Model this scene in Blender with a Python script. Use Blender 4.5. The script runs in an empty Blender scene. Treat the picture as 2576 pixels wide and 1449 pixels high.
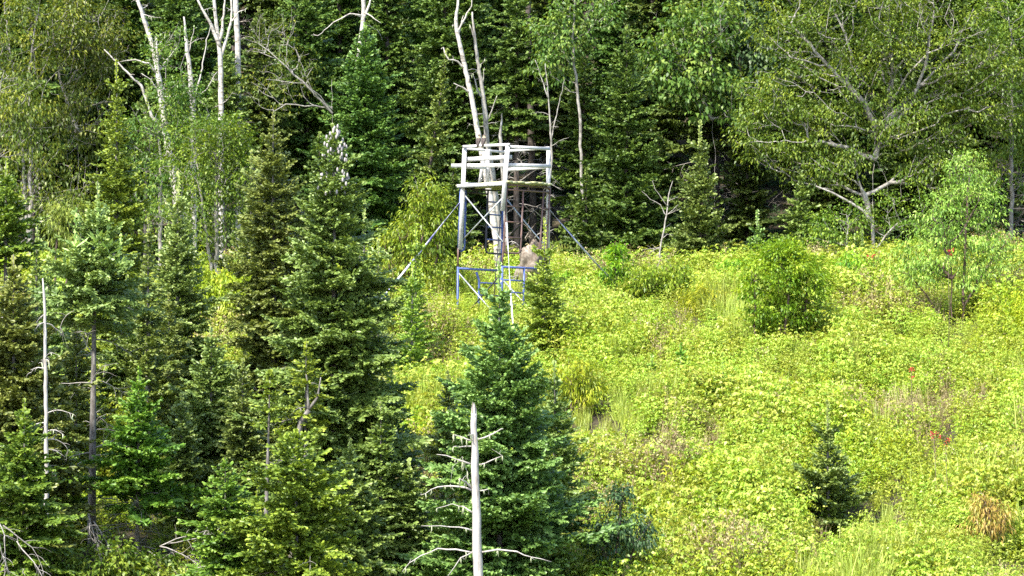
import bpy, math, random
import numpy as np
from mathutils import Vector, Matrix

SC = bpy.context.scene
COL = SC.collection
FPX = 8160.0                                   # focal length in photo pixels (2576 wide)
PITCH = math.atan((1013 - 724.5) / FPX)
CP, SP = math.cos(PITCH), math.sin(PITCH)

def at(u, v, d):
    """World point on the ray of photo pixel (u, v) at distance d (metres along +Y)."""
    a, b = (u - 1288) / FPX, (724.5 - v) / FPX
    y, z = CP - SP * b, SP + CP * b
    return np.array([a / y * d, d, z / y * d])
def ux(u, d): return at(u, 1013, d)[0]
def ppm(d): return FPX / d

# ------------------------------------------------------------------ terrain
_KY = np.array([-60, 0, 10, 20, 40, 58, 80, 92, 100, 118, 150, 200, 300.])
_KZ = np.array([-1.0, -1.9, -3.2, -5.7, -7.9, -3.35, 2.0, 3.3, 4.4, 9.5, 23, 42, 62.])
def gz(x, y):
    x = np.asarray(x, float); y = np.asarray(y, float)
    z = np.interp(y, _KY, _KZ)
    z = z + 0.10 * np.sin(x * 0.9 + y * 0.35) + 0.08 * np.sin(x * 0.45 - y * 0.8 + 1.3) + 0.05 * np.sin(x * 2.1 + y * 1.3)
    z = z + 0.02 * np.clip(x, -12, 14) * np.clip((y - 55) / 30, 0, 1)
    return z
def ground(u, d):
    x = ux(u, d)
    return np.array([x, d, float(gz(x, d))])

# ------------------------------------------------------------------ mesh collecting
class MB:
    def __init__(s): s.v = []; s.f = []; s.t = []; s.n = 0
    def add(s, V, Q, T=0.5):
        V = np.asarray(V, np.float32).reshape(-1, 3); Q = np.asarray(Q, np.int32)
        s.v.append(V); s.f.append(Q + s.n)
        s.t.append(np.full(len(V), T, np.float32) if np.isscalar(T) else np.asarray(T, np.float32))
        s.n += len(V)
    def mesh(s, name, smooth=False):
        me = bpy.data.meshes.new(name)
        V = np.concatenate(s.v); Q = np.concatenate(s.f)
        me.vertices.add(len(V)); me.vertices.foreach_set('co', V.ravel())
        k = Q.shape[1]
        me.loops.add(Q.size); me.loops.foreach_set('vertex_index', Q.ravel())
        me.polygons.add(len(Q)); me.polygons.foreach_set('loop_start', np.arange(0, Q.size, k, dtype=np.int32))
        at_ = me.attributes.new('tint', 'FLOAT', 'POINT'); at_.data.foreach_set('value', np.concatenate(s.t))
        me.update(calc_edges=True)
        if smooth: me.polygons.foreach_set('use_smooth', np.ones(len(Q), bool))
        return me

def nrm(a):
    a = np.asarray(a, float); return a / np.maximum(np.linalg.norm(a, axis=-1, keepdims=True), 1e-9)

def tube(mb, P, R, k=5, T=0.5, cap=True):
    P = np.asarray(P, float); n = len(P); R = np.full(n, R) if np.isscalar(R) else np.asarray(R, float)
    tg = nrm(np.gradient(P, axis=0))
    ref = np.array([0, 1., 0]) if abs(nrm(P[-1] - P[0])[2]) > 0.8 else np.array([0, 0, 1.])
    s = nrm(np.cross(tg, ref)); w = np.cross(s, tg)
    a = np.arange(k) / k * 2 * math.pi
    V = P[:, None] + R[:, None, None] * (np.cos(a)[None, :, None] * s[:, None] + np.sin(a)[None, :, None] * w[:, None])
    i = np.arange(n - 1)[:, None] * k; j = np.arange(k)[None]; j2 = (j + 1) % k
    Q = np.stack([i + j, i + j2, i + k + j2, i + k + j], -1).reshape(-1, 4)
    V = V.reshape(-1, 3)
    if cap and k % 2 == 0:                      # close both ends
        c0, b, e = len(V), (n - 1) * k, np.arange(0, k, 2)
        V = np.vstack([V, P[0], P[-1]])
        Q = np.vstack([Q, np.stack([e * 0 + c0, (e + 2) % k, (e + 1) % k, e], -1), np.stack([e * 0 + c0 + 1, b + e, b + (e + 1) % k, b + (e + 2) % k], -1)])
    mb.add(V, Q, T)

def box(mb, a, b, up, w, t, T=0.5, taper=0):
    """Beam from a to b: w along up, t along the third axis."""
    a, b = np.asarray(a, float), np.asarray(b, float)
    x = nrm(b - a); up = nrm(np.asarray(up, float) - np.dot(up, x) * x); s = np.cross(x, up)
    V = []
    for p in (a, b):
        for su, ss in ((-1, -1), (1, -1), (1, 1), (-1, 1)): V.append(p + up * su * w / 2 + s * ss * t / 2)
    mb.add(V, [[0, 3, 2, 1], [4, 5, 6, 7], [0, 1, 5, 4], [1, 2, 6, 5], [2, 3, 7, 6], [3, 0, 4, 7]], T)

def strips(mb, A, B, W, T0, T1, rng, tent=0.35):
    """Many needle-covered shoots at once: a roof-shaped blade from A to B, W wide."""
    n = len(A)
    if not n: return
    x = nrm(B - A); r = rng.normal(0, 1, (n, 3)); r[:, 2] += 1.6
    up = nrm(r - (r * x).sum(1)[:, None] * x); s = np.cross(x, up)
    W = np.broadcast_to(W, (n,))[:, None]
    dn = -up * W * tent
    a = A - x * 0; m = A + (B - A) * 0.75
    V = np.stack([A, B, A + s * W * .32 + dn * .5, m + s * W * .5 + dn, A - s * W * .32 + dn * .5, m - s * W * .5 + dn], 1)
    i = np.arange(n)[:, None] * 6
    Q = np.concatenate([i + np.array([[0, 1, 3, 2]]), i + np.array([[0, 4, 5, 1]])])
    T = np.stack([T0, T1, T0, (T0 + T1) / 2, T0, (T0 + T1) / 2], 1).ravel()
    mb.add(V.reshape(-1, 3), Q, T)

# ------------------------------------------------------------------ conifers
_sprays = {}
def spray(L, var, res, flat):
    """One conifer branch of length L along +X: shoots as (A, B, tint0, tint1); cached."""
    key = (round(L, 2), var, res, flat)
    if key in _sprays: return _sprays[key]
    rng = np.random.default_rng(hash(key) % (2 ** 32))
    A, B, T0, T1 = [], [], [], []
    def seg(a, b, t0, t1): A.append(a); B.append(b); T0.append(t0); T1.append(t1)
    n = max(3, int(L / 0.12)); xs = np.linspace(0, L, n + 1)
    bend = rng.uniform(-.12, .12)
    ax = np.stack([xs, bend * xs ** 2 / L, -0.10 * xs * (1 - xs / L) * 2 + rng.normal(0, .006, n + 1)], 1)
    for i in range(n):
        if xs[i] > .25 * L: seg(ax[i], ax[i + 1], .35, .9 if i == n - 1 else .4)
    st = .040 * res; s = .10 * L + .03; side = 1
    while s < L - .02:
        p = np.array([np.interp(s, xs, ax[:, k]) for k in range(3)])
        ls = min(.40 * L, .75) * (1 - s / L) ** .75 * rng.uniform(.65, 1.15) + .05
        if s < .3 * L: ls *= .55 + s / L
        an = math.radians(rng.uniform(42, 62)) * side
        el = rng.normal(-.06, .18) if flat else rng.normal(0, .45)
        d = np.array([math.cos(an) * math.cos(el), math.sin(an) * math.cos(el), math.sin(el)])
        e = p + d * ls + np.array([0, 0, -.10 * ls])
        k = max(1, int(ls / .11))
        for q in range(k):
            seg(p + (e - p) * q / k, p + (e - p) * (q + 1) / k, .25 + .3 * q / k, .95 if q == k - 1 else .45)
        s2 = .05; sd = 1
        while ls > .13 and s2 < ls - .03:
            for sd in (1, -1):
                a2 = an + sd * math.radians(rng.uniform(35, 60)); l2 = (.045 + .38 * (ls - s2)) * rng.uniform(.6, 1.1); l2 = min(l2, .17)
                b2 = p + (e - p) * s2 / ls
                el2 = el + rng.normal(-.05, .25)
                seg(b2, b2 + np.array([math.cos(a2) * math.cos(el2), math.sin(a2) * math.cos(el2), math.sin(el2)]) * l2, .25, rng.uniform(.55, 1.0))
            s2 += .045 * res
        s += st * rng.uniform(.7, 1.3); side = -side
    r = tuple(np.array(z, np.float32) for z in (A, B, T0, T1))
    _sprays[key] = r
    return r

_LEN = [.1, .16, .24, .35, .5, .7, .9, 1.15, 1.45, 1.8, 2.3]
def conifer(H, R, base=.1, shape=.85, gap=.24, nb=6, up=(50, -8), res=1., flat=True, w=.042, leader=.5, seed=0,
            miss=.06, dead=0, lean=(0, 0), trunk_r=None, spread=1., fill=1.):
    """Returns (crown, trunk, dead_wood) MBs. H height, R widest branch, base = bare share of the trunk."""
    rng = np.random.default_rng(seed); C, T, D = MB(), MB(), MB()
    tr = trunk_r or .012 * H + .01
    hz = np.linspace(0, H, 14); wob = np.cumsum(rng.normal(0, .008 * H / 7, (14, 2)), 0) * np.linspace(0, 1, 14)[:, None]
    P = np.stack([wob[:, 0] + lean[0] * hz / H, wob[:, 1] + lean[1] * hz / H, hz], 1)
    tube(T, P, tr * np.clip(1 - hz / H, .04, 1) ** .85, 8)
    def axis(h): return np.array([np.interp(h, hz, P[:, k]) for k in range(3)])
    h0 = base * H; top = H - leader; CH = max(top - h0, .1)
    SA, SB, S0, S1 = [], [], [], []
    def put(p, az, el, L, roll=0):
        j = int(np.argmin([abs(L - q) for q in _LEN])); A, B, t0, t1 = spray(_LEN[j], int(rng.integers(4)), res, flat)
        k = L / _LEN[j]
        ce, se, ca, sa = math.cos(el), math.sin(el), math.cos(az), math.sin(az)
        X = np.array([ca * ce, sa * ce, se]); Y = np.array([-sa, ca, 0]); Z = np.cross(X, Y)
        Y2 = Y * math.cos(roll) + Z * math.sin(roll); Z2 = np.cross(X, Y2)
        M = np.stack([X, Y2, Z2]) * k
        SA.append(A @ M + p); SB.append(B @ M + p); b = rng.normal(0, .10); S0.append(t0 + b); S1.append(t1 + b)
    h = h0; ph = 0
    while h < top - .02:
        t = (top - h) / CH
        rad = R * t ** shape * (1 if t < .85 or base < .03 else (1 - .35 * (t - .85) / .15))
        g = gap * (.55 + .6 * t)
        n = max(3, int(round(nb * rng.uniform(.8, 1.2) * (.7 + .3 * min(1, t * 3))))); ph += 2.4
        for i in range(n):
            if rng.random() < miss: continue
            az = ph + (i + rng.uniform(-.3, .3)) * 2 * math.pi / n
            L = max(.06, (rad + .05) * rng.uniform(.58, 1.14) * (1.3 if rng.random() < .08 else 1))
            el = math.radians(np.interp(t, [0, .25, 1], [up[0], (up[0] + up[1]) / 2.2, up[1]]) + rng.normal(0, 7))
            put(axis(h + rng.uniform(-.3, .3) * g), az, el, L, rng.normal(0, .25))
        for i in range(int(n * fill * 1.3)):            # small shoots between the whorls
            az = rng.uniform(0, 6.28); put(axis(h + rng.uniform(0, 1) * g), az, math.radians(rng.uniform(-5, 45)), max(.06, rad * rng.uniform(.2, .6)), rng.normal(0, .4))
        h += g * rng.uniform(.8, 1.2)
    if leader > .05:
        k = max(3, int(leader / .07)); z = np.linspace(top, H, k + 1)
        for i in range(k):
            a, b = axis(z[i]), axis(z[i + 1])
            for q in range(3):
                az = rng.uniform(0, 6.28); o = np.array([math.cos(az) * .6, math.sin(az) * .6, 1.0]) * .05
                SA.append(np.array([a])); SB.append(np.array([a + o])); S0.append(np.array([.8])); S1.append(np.array([1.15]))
            SA.append(np.array([a])); SB.append(np.array([b])); S0.append(np.array([1.])); S1.append(np.array([1.15]))
        for i in range(5):
            az = i * 1.257 + rng.uniform(-.2, .2); put(axis(top), az, math.radians(rng.uniform(35, 52)), leader * rng.uniform(.35, .6))
    SA = np.concatenate(SA); SB = np.concatenate(SB)
    WW = w * rng.uniform(.8, 1.25, len(SA)); WW[SB[:, 2] > top] *= 1.35
    strips(C, SA, SB, WW, np.concatenate(S0), np.concatenate(S1), rng)
    for i in range(dead):
        h = rng.uniform(.05, max(base, .12) * 1.25) * H; az = rng.uniform(0, 6.28)
        limb(D, axis(h), (math.cos(az), math.sin(az), rng.uniform(-.1, .35)), rng.uniform(.35, 1.) * R * .9, .009 + .004 * H / 7, rng, sub=5, droop=rng.uniform(.1, .6))
    return C, T, D

def limb(mb, p, d, L, r, rng, sub=4, droop=.3, k=4, twist=.12, T=.5, depth=1):
    """A bare crooked branch with side twigs."""
    d = nrm(np.array(d, float)); n = 8; P = [np.array(p, float)]
    for i in range(n):
        d = nrm(d + rng.normal(0, twist, 3) + np.array([0, 0, -droop / n])); P.append(P[-1] + d * L / n)
    P = np.array(P); tube(mb, P, r * np.linspace(1, .25, n + 1), k, T)
    for i in range(sub):
        j = int(rng.integers(2, n)); dd = nrm(P[j] - P[j - 1]); o = rng.normal(0, 1, 3); o = nrm(o - np.dot(o, dd) * dd)
        limb(mb, P[j], dd * .6 + o * .8, L * rng.uniform(.15, .42), r * .5, rng, sub=(2 if depth > 1 else 0), droop=droop, k=3, T=T, depth=depth - 1)
    return P

# ------------------------------------------------------------------ broadleaves
def leaves(mb, P, axis, size, width, rng, fold=.18, bend=.25, tint=.5, tvar=.18):
    n = len(P); x = nrm(axis); r = rng.normal(0, .45, (n, 3)); r[:, 2] += 1
    up = nrm(r - (r * x).sum(1)[:, None] * x); s = np.cross(x, up)
    L = (size * rng.uniform(.65, 1.3, n))[:, None]; W = L * width
    m = P + x * L * .42
    V = np.stack([P, m + s * W / 2 + up * L * fold, P + x * L - np.array([0, 0, 1]) * L * bend, m - s * W / 2 + up * L * fold], 1)
    Q = np.arange(n * 4).reshape(-1, 4)
    t = np.broadcast_to(tint, (n,)) + rng.normal(0, tvar, n)
    mb.add(V.reshape(-1, 3), Q, np.repeat(t, 4))

def grow(stems, att, rng, rtip=.006, pw=.5, jit=.10, rise=.25, step=.25):
    """Greedy branching from stems (polylines) to the attractor points; returns list of (P, R) tubes and end directions."""
    pos, par, dl = [], [], []
    chains = []
    for s in stems:
        s = np.asarray(s, float); ids = []
        for i, p in enumerate(s):
            par.append(len(pos) - 1 if i else -1); pos.append(p); dl.append((dl[-1] + np.linalg.norm(p - s[i - 1])) if i else 0); ids.append(len(pos) - 1)
        chains.append(ids)
    order = np.argsort([min(np.min(np.linalg.norm(np.asarray(s) - a, axis=1)) for s in stems) for a in att])
    ends = np.zeros((len(att), 3))
    for o in order:
        p = att[o]; N = np.array(pos); d = np.linalg.norm(N - p, axis=1)
        cost = d + .22 * np.array(dl) + 1.4 * np.maximum(0, N[:, 2] - p[2] + rise * d)
        j = int(np.argmin(cost)); q = pos[j]; L = d[j]; k = max(2, int(L / step)); ids = [j]
        bow = rng.normal(0, jit, 3) * L + np.array([0, 0, -.10 * L])
        for i in range(1, k + 1):
            f = i / k; c = q + (p - q) * f + bow * 4 * f * (1 - f) * .5 + (rng.normal(0, .03, 3) * min(L, .6) if i < k else 0)
            par.append(ids[-1]); pos.append(c); dl.append(dl[ids[-1]] + L / k); ids.append(len(pos) - 1)
        chains.append(ids); ends[o] = nrm(pos[ids[-1]] - pos[ids[-2]])
    cnt = np.zeros(len(pos)); 
    haschild = np.zeros(len(pos), bool)
    for p_ in par:
        if p_ >= 0: haschild[p_] = True
    cnt[~haschild] = 1
    for i in range(len(pos) - 1, -1, -1):
        if par[i] >= 0: cnt[par[i]] += cnt[i]
    R = rtip * np.maximum(cnt, 1) ** pw
    pos = np.array(pos)
    out = []
    for c in chains:
        r = R[c].copy()
        if len(r) > 1 and par[c[0]] >= 0: r[0] = min(r[0], r[1] * 1.2)
        out.append((pos[c], r))
    return out, ends

def broadleaf(stems, blobs, n, rng, leaf=.08, lw=.55, per=40, cl=.30, droop=.5, rtip=.006, bare=.08, fold=.15, pw=.5, hollow=.35, tvar=.15, rise=.25, clumpvar=.2):
    """blobs: list of (centre, (rx,ry,rz), weight). Returns crown, trunk(+limbs), bare twigs."""
    C, T, D = MB(), MB(), MB()
    wts = np.array([b[2] for b in blobs], float); wts /= wts.sum(); att = []
    while len(att) < n:
        b = blobs[rng.choice(len(blobs), p=wts)]; v = nrm(rng.normal(0, 1, 3)); r = hollow + (1 - hollow) * rng.random() ** .5
        p = np.array(b[0]) + v * r * np.array(b[1]) * rng.uniform(.85, 1.12)
        att.append(p)
    att = np.array(att); cen = att.mean(0)
    tubes, ends = grow(stems, att, rng, rtip, pw, rise=rise)
    for P, R in tubes: tube(T, P, R, 7 if R.max() > .05 else (5 if R.max() > .02 else 3), .5, cap=R.max() > .05)
    isb = rng.random(n) < bare
    for i in np.where(isb)[0]: limb(D, att[i], ends[i] + rng.normal(0, .2, 3), cl * rng.uniform(1, 2.2), rtip * 1.1, rng, sub=3, droop=.1, k=3)
    A = att[~isb]; E = ends[~isb]; m = len(A)
    cnt = np.maximum(4, (per * rng.uniform(.5, 1.5, m)).astype(int)); idx = np.repeat(np.arange(m), cnt); k = len(idx)
    rr = cl * rng.uniform(.7, 1.4, m)
    # leaves sit on short shoots that leave the branch end
    sh = rng.normal(0, 1, (k, 3)); sh[:, 2] *= .55; sh = nrm(sh) * (rr[idx] * rng.random(k) ** .6)[:, None]
    P = A[idx] + sh + E[idx] * (rr[idx] * .3)[:, None]
    out = nrm(A - cen); ax = nrm(sh) * .8 + out[idx] * .5 + rng.normal(0, .45, (k, 3)) + np.array([0, 0, -droop])
    ct = rng.normal(.5, clumpvar, m)
    leaves(C, P, ax, leaf, lw, rng, fold, .15 + .2 * droop, ct[idx], tvar)
    return C, T, D
# ------------------------------------------------------------------ materials
def mat(name):
    m = bpy.data.materials.new(name); m.use_nodes = True; nt = m.node_tree; nt.nodes.clear()
    return m, nt, lambda t, **k: _node(nt, t, k)
def _node(nt, t, k):
    n = nt.nodes.new(t)
    for a, b in k.items(): setattr(n, a, b)
    return n
def ramp(N, stops):
    r = N('ShaderNodeValToRGB'); e = r.color_ramp.elements
    while len(e) < len(stops): e.new(.5)
    for x, (p, c) in zip(e, stops): x.position = p; x.color = (*c, 1)
    return r
def foliage(name, stops, trans=.3, rough=.45, spec=.35, hvar=.02, vvar=.25, tcol=(1.15, 1.1, .5)):
    m, nt, N = mat(name); L = nt.links.new
    a = N('ShaderNodeAttribute', attribute_name='tint'); r = ramp(N, stops); L(a.outputs['Fac'], r.inputs['Fac'])
    oi = N('ShaderNodeObjectInfo'); h = N('ShaderNodeHueSaturation')
    mh = N('ShaderNodeMapRange'); mh.inputs[3].default_value = .5 - hvar; mh.inputs[4].default_value = .5 + hvar
    mv = N('ShaderNodeMapRange'); mv.inputs[3].default_value = 1 - vvar; mv.inputs[4].default_value = 1 + vvar
    L(oi.outputs['Random'], mh.inputs[0]); L(oi.outputs['Random'], mv.inputs[0])
    L(mh.outputs[0], h.inputs['Hue']); L(mv.outputs[0], h.inputs['Value']); L(r.outputs[0], h.inputs['Color'])
    p = N('ShaderNodeBsdfPrincipled'); p.inputs['Roughness'].default_value = rough; p.inputs['Specular IOR Level'].default_value = spec
    L(h.outputs[0], p.inputs['Base Color'])
    t = N('ShaderNodeBsdfTranslucent'); mu = N('ShaderNodeMix', data_type='RGBA', blend_type='MULTIPLY'); mu.inputs[0].default_value = 1
    mu.inputs[7].default_value = (*tcol, 1); L(h.outputs[0], mu.inputs[6]); L(mu.outputs[2], t.inputs['Color'])
    x = N('ShaderNodeMixShader'); x.inputs[0].default_value = trans; L(p.outputs[0], x.inputs[1]); L(t.outputs[0], x.inputs[2])
    o = N('ShaderNodeOutputMaterial'); L(x.outputs[0], o.inputs[0])
    return m
def solid(name, stops, scale=(8, 8, 8), rough=.8, spec=.3, detail=6, metal=0., bump=.0, dist=0., coord='Object'):
    m, nt, N = mat(name); L = nt.links.new
    tc = N('ShaderNodeTexCoord'); mp = N('ShaderNodeMapping'); mp.inputs['Scale'].default_value = scale
    no = N('ShaderNodeTexNoise'); no.inputs['Scale'].default_value = 1; no.inputs['Detail'].default_value = detail; no.inputs['Roughness'].default_value = .65; no.inputs['Distortion'].default_value = dist
    L(tc.outputs[coord], mp.inputs[0]); L(mp.outputs[0], no.inputs['Vector'])
    r = ramp(N, stops); L(no.outputs[0], r.inputs[0])
    p = N('ShaderNodeBsdfPrincipled'); p.inputs['Roughness'].default_value = rough; p.inputs['Specular IOR Level'].default_value = spec; p.inputs['Metallic'].default_value = metal
    L(r.outputs[0], p.inputs['Base Color'])
    if bump:
        b = N('ShaderNodeBump'); b.inputs['Strength'].default_value = bump; b.inputs['Distance'].default_value = .02; L(no.outputs[0], b.inputs['Height']); L(b.outputs[0], p.inputs['Normal'])
    o = N('ShaderNodeOutputMaterial'); L(p.outputs[0], o.inputs[0])
    return m

M = {}
def fol(k, a, b, c, **kw): M[k] = foliage(k, [(.1, a), (.5, b), (.95, c)], **kw)
# needles: old growth -> new growth at the shoot tips
fol('pale', (.080, .140, .030), (.18, .27, .065), (.40, .51, .15), trans=.22, spec=.5, vvar=.12)
fol('blue', (.062, .105, .022), (.14, .215, .045), (.31, .41, .11), trans=.22, spec=.5, vvar=.12)
fol('gold', (.065, .095, .012), (.16, .205, .022), (.33, .37, .04), trans=.22, spec=.4, vvar=.12)
fol('dark', (.065, .095, .015), (.14, .19, .034), (.30, .35, .09), trans=.22, spec=.5, vvar=.12)
fol('bright', (.050, .115, .013), (.11, .22, .024), (.25, .38, .05), trans=.22, spec=.4, vvar=.12)
fol('forest', (.040, .078, .014), (.085, .145, .026), (.20, .28, .055), trans=.22, spec=.4, vvar=.22)
fol('lime', (.08, .15, .02), (.19, .29, .035), (.38, .48, .07), trans=.2, spec=.4, vvar=.12)
# broad leaves
fol('birch', (.065, .10, .012), (.10, .165, .018), (.27, .30, .030), trans=.35)
fol('maple', (.055, .12, .018), (.10, .20, .032), (.25, .34, .06), trans=.32)
fol('edge', (.060, .120, .013), (.115, .195, .022), (.26, .34, .04), trans=.32)
fol('cherry', (.085, .18, .012), (.19, .32, .020), (.40, .50, .045), trans=.38)
fol('willow', (.095, .16, .022), (.20, .30, .042), (.40, .48, .10), trans=.35)
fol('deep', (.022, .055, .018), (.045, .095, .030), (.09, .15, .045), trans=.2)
fol('rasp', (.13, .21, .020), (.28, .38, .036), (.52, .57, .11), trans=.35, spec=.45, hvar=.025, vvar=.28)
fol('herb', (.17, .26, .012), (.32, .42, .020), (.54, .58, .05), trans=.38, hvar=.02, vvar=.22)
fol('grass', (.22, .29, .04), (.36, .43, .07), (.52, .55, .15), trans=.3, hvar=.015, vvar=.2)
fol('straw', (.20, .15, .07), (.33, .26, .13), (.46, .39, .20), trans=.22, hvar=.01, vvar=.25)
fol('rust', (.22, .13, .03), (.34, .22, .05), (.34, .34, .06), trans=.3, hvar=.01)
fol('lichen', (.30, .33, .20), (.42, .46, .28), (.55, .58, .38), trans=.2)
fol('brown_needle', (.10, .045, .02), (.17, .075, .03), (.24, .12, .05), trans=.1)
g3 = lambda a, b, c, p=(.3, .5, .72): [(p[0], a), (p[1], b), (p[2], c)]
M['bark'] = solid('conifer_bark', g3((.06, .052, .045), (.13, .115, .10), (.26, .245, .22)), (16, 16, 7), .9, bump=.6)
M['bark_dark'] = solid('dark_bark', g3((.03, .022, .018), (.07, .055, .045), (.14, .12, .10)), (14, 14, 6), .9, bump=.6)
M['bark_grey'] = solid('grey_bark', g3((.10, .09, .078), (.24, .22, .19), (.42, .40, .36)), (10, 10, 7), .9, bump=.6)
M['bark_white'] = solid('birch_bark', [(.33, (.09, .075, .06)), (.46, (.36, .325, .28)), (.75, (.56, .53, .48))], (3.5, 3.5, 13), .7, bump=.3)
M['bark_red'] = solid('cherry_bark', g3((.05, .03, .025), (.10, .065, .05), (.17, .12, .10)), (12, 12, 20), .7)
M['dead'] = solid('dead_wood', [(.30, (.16, .135, .11)), (.45, (.34, .31, .275)), (.7, (.50, .47, .43))], (22, 22, 3.2), .85, bump=.6)
M['twig'] = solid('bare_twig', g3((.12, .105, .09), (.26, .235, .205), (.46, .43, .39)), (9, 9, 9), .9)
M['wood'] = solid('weathered_board', [(.27, (.30, .27, .25)), (.44, (.44, .42, .41)), (.7, (.60, .58, .57))], (9, 9, 9), .8, bump=.3)
M['deck'] = solid('deck_board', [(.3, (.22, .20, .10)), (.5, (.42, .42, .22)), (.7, (.56, .55, .38))], (6, 6, 6), .85, bump=.3)
M['rust_steel'] = solid('rusted_steel', g3((.055, .030, .026), (.105, .060, .050), (.20, .105, .07)), (9, 9, 9), .55, spec=.5)
M['blue_steel'] = solid('blue_paint', [(.30, (.09, .06, .07)), (.40, (.055, .085, .25)), (.70, (.11, .15, .36))], (12, 12, 12), .45, spec=.5)
M['dark_steel'] = solid('dark_steel', g3((.018, .016, .022), (.04, .035, .045), (.07, .06, .07)), (9, 9, 9), .5)
M['zinc'] = solid('galvanized_tube', g3((.24, .25, .27), (.42, .43, .45), (.58, .59, .60)), (12, 12, 12), .4, spec=.5, metal=.4)
M['strap'] = solid('strap_webbing', [(.40, (.13, .12, .36)), (.50, (.45, .43, .62)), (.56, (.66, .65, .74))], (3.5, 3.5, 3.5), .7)
M['strap_white'] = solid('white_webbing', g3((.5, .48, .56), (.66, .64, .70), (.75, .74, .78)), (5, 5, 5), .7)
M['soil'] = solid('forest_soil', g3((.022, .018, .012), (.05, .04, .024), (.09, .075, .04)), (2.3, 2.3, 2.3), .95, bump=.8)
M['root'] = solid('earthy_roots', [(.30, (.07, .05, .035)), (.46, (.13, .10, .075)), (.58, (.24, .20, .16)), (.75, (.42, .37, .31))], (3.2, 3.2, 3.2), .95, bump=1., dist=1.)
M['feather'] = solid('brown_feather', g3((.035, .026, .024), (.075, .058, .052), (.15, .125, .11)), (30, 30, 60), .8)
M['feather_pale'] = solid('buff_feather', g3((.30, .22, .12), (.45, .36, .22), (.60, .52, .36)), (40, 40, 40), .8)
M['beak'] = solid('beak_horn', g3((.03, .03, .03), (.06, .055, .05), (.1, .09, .07)), (30, 30, 30), .4)
M['feet'] = solid('yellow_feet', g3((.45, .33, .04), (.55, .42, .06), (.6, .5, .1)), (30, 30, 30), .6)
M['berry'] = solid('red_berry', g3((.30, .012, .01), (.42, .02, .015), (.55, .05, .03)), (30, 30, 30), .35, spec=.5)
M['cone'] = solid('fir_cone', g3((.16, .14, .13), (.30, .27, .26), (.52, .49, .47)), (60, 60, 60), .7)

# ------------------------------------------------------------------ objects
def empty(name, loc, label, cat, group=None):
    o = bpy.data.objects.new(name, None); COL.objects.link(o); o.location = [float(q) for q in loc]; o.empty_display_size = .2
    o['label'] = label; o['category'] = cat
    if group: o['group'] = group
    return o
def part(name, me, m, parent, smooth=False):
    if isinstance(me, MB): me = me.mesh(name, smooth)
    if not me.materials: me.materials.append(m)
    o = bpy.data.objects.new(name, me); COL.objects.link(o); o.parent = parent
    if m is not me.materials[0]: o.material_slots[0].link = 'OBJECT'; o.material_slots[0].material = m
    return o
def kids(o): return [c for c in bpy.data.objects if c.parent is o]
def copy_tree(src, name, loc, label, cat, group, scale, rz, foliage=None):
    c = src['o'].copy(); c.name = name; COL.objects.link(c); c.location = [float(q) for q in loc]; c.scale = scale; c.rotation_euler = (0, 0, rz); c['label'] = label; c['category'] = cat
    if 'group' in c: del c['group']
    if group: c['group'] = group
    for k in src['kids']:
        d = k.copy(); COL.objects.link(d); d.parent = c
        if foliage and k.name.startswith('crown'): d.material_slots[0].link = 'OBJECT'; d.material_slots[0].material = foliage
    return c

# ------------------------------------------------------------------ ground
def build_ground():
    xs = np.unique(np.concatenate([np.linspace(-160, -30, 27), np.linspace(-30, 30, 121), np.linspace(30, 160, 27)]))
    ys = np.unique(np.concatenate([np.linspace(-60, 45, 36), np.linspace(45, 120, 151), np.linspace(120, 300, 46)]))
    X, Y = np.meshgrid(xs, ys); V = np.stack([X, Y, gz(X, Y)], -1).reshape(-1, 3); n = len(xs)
    i, j = np.meshgrid(np.arange(len(ys) - 1), np.arange(n - 1), indexing='ij'); b = (i * n + j).ravel()
    mb = MB(); mb.add(V, np.stack([b, b + 1, b + n + 1, b + n], -1))
    o = part('hillside', mb, M['soil'], None, True); o['kind'] = 'structure'; o['label'] = 'brown earth of the sloping hillside beneath the thicket and forest'; o['category'] = 'ground'
build_ground()

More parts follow.
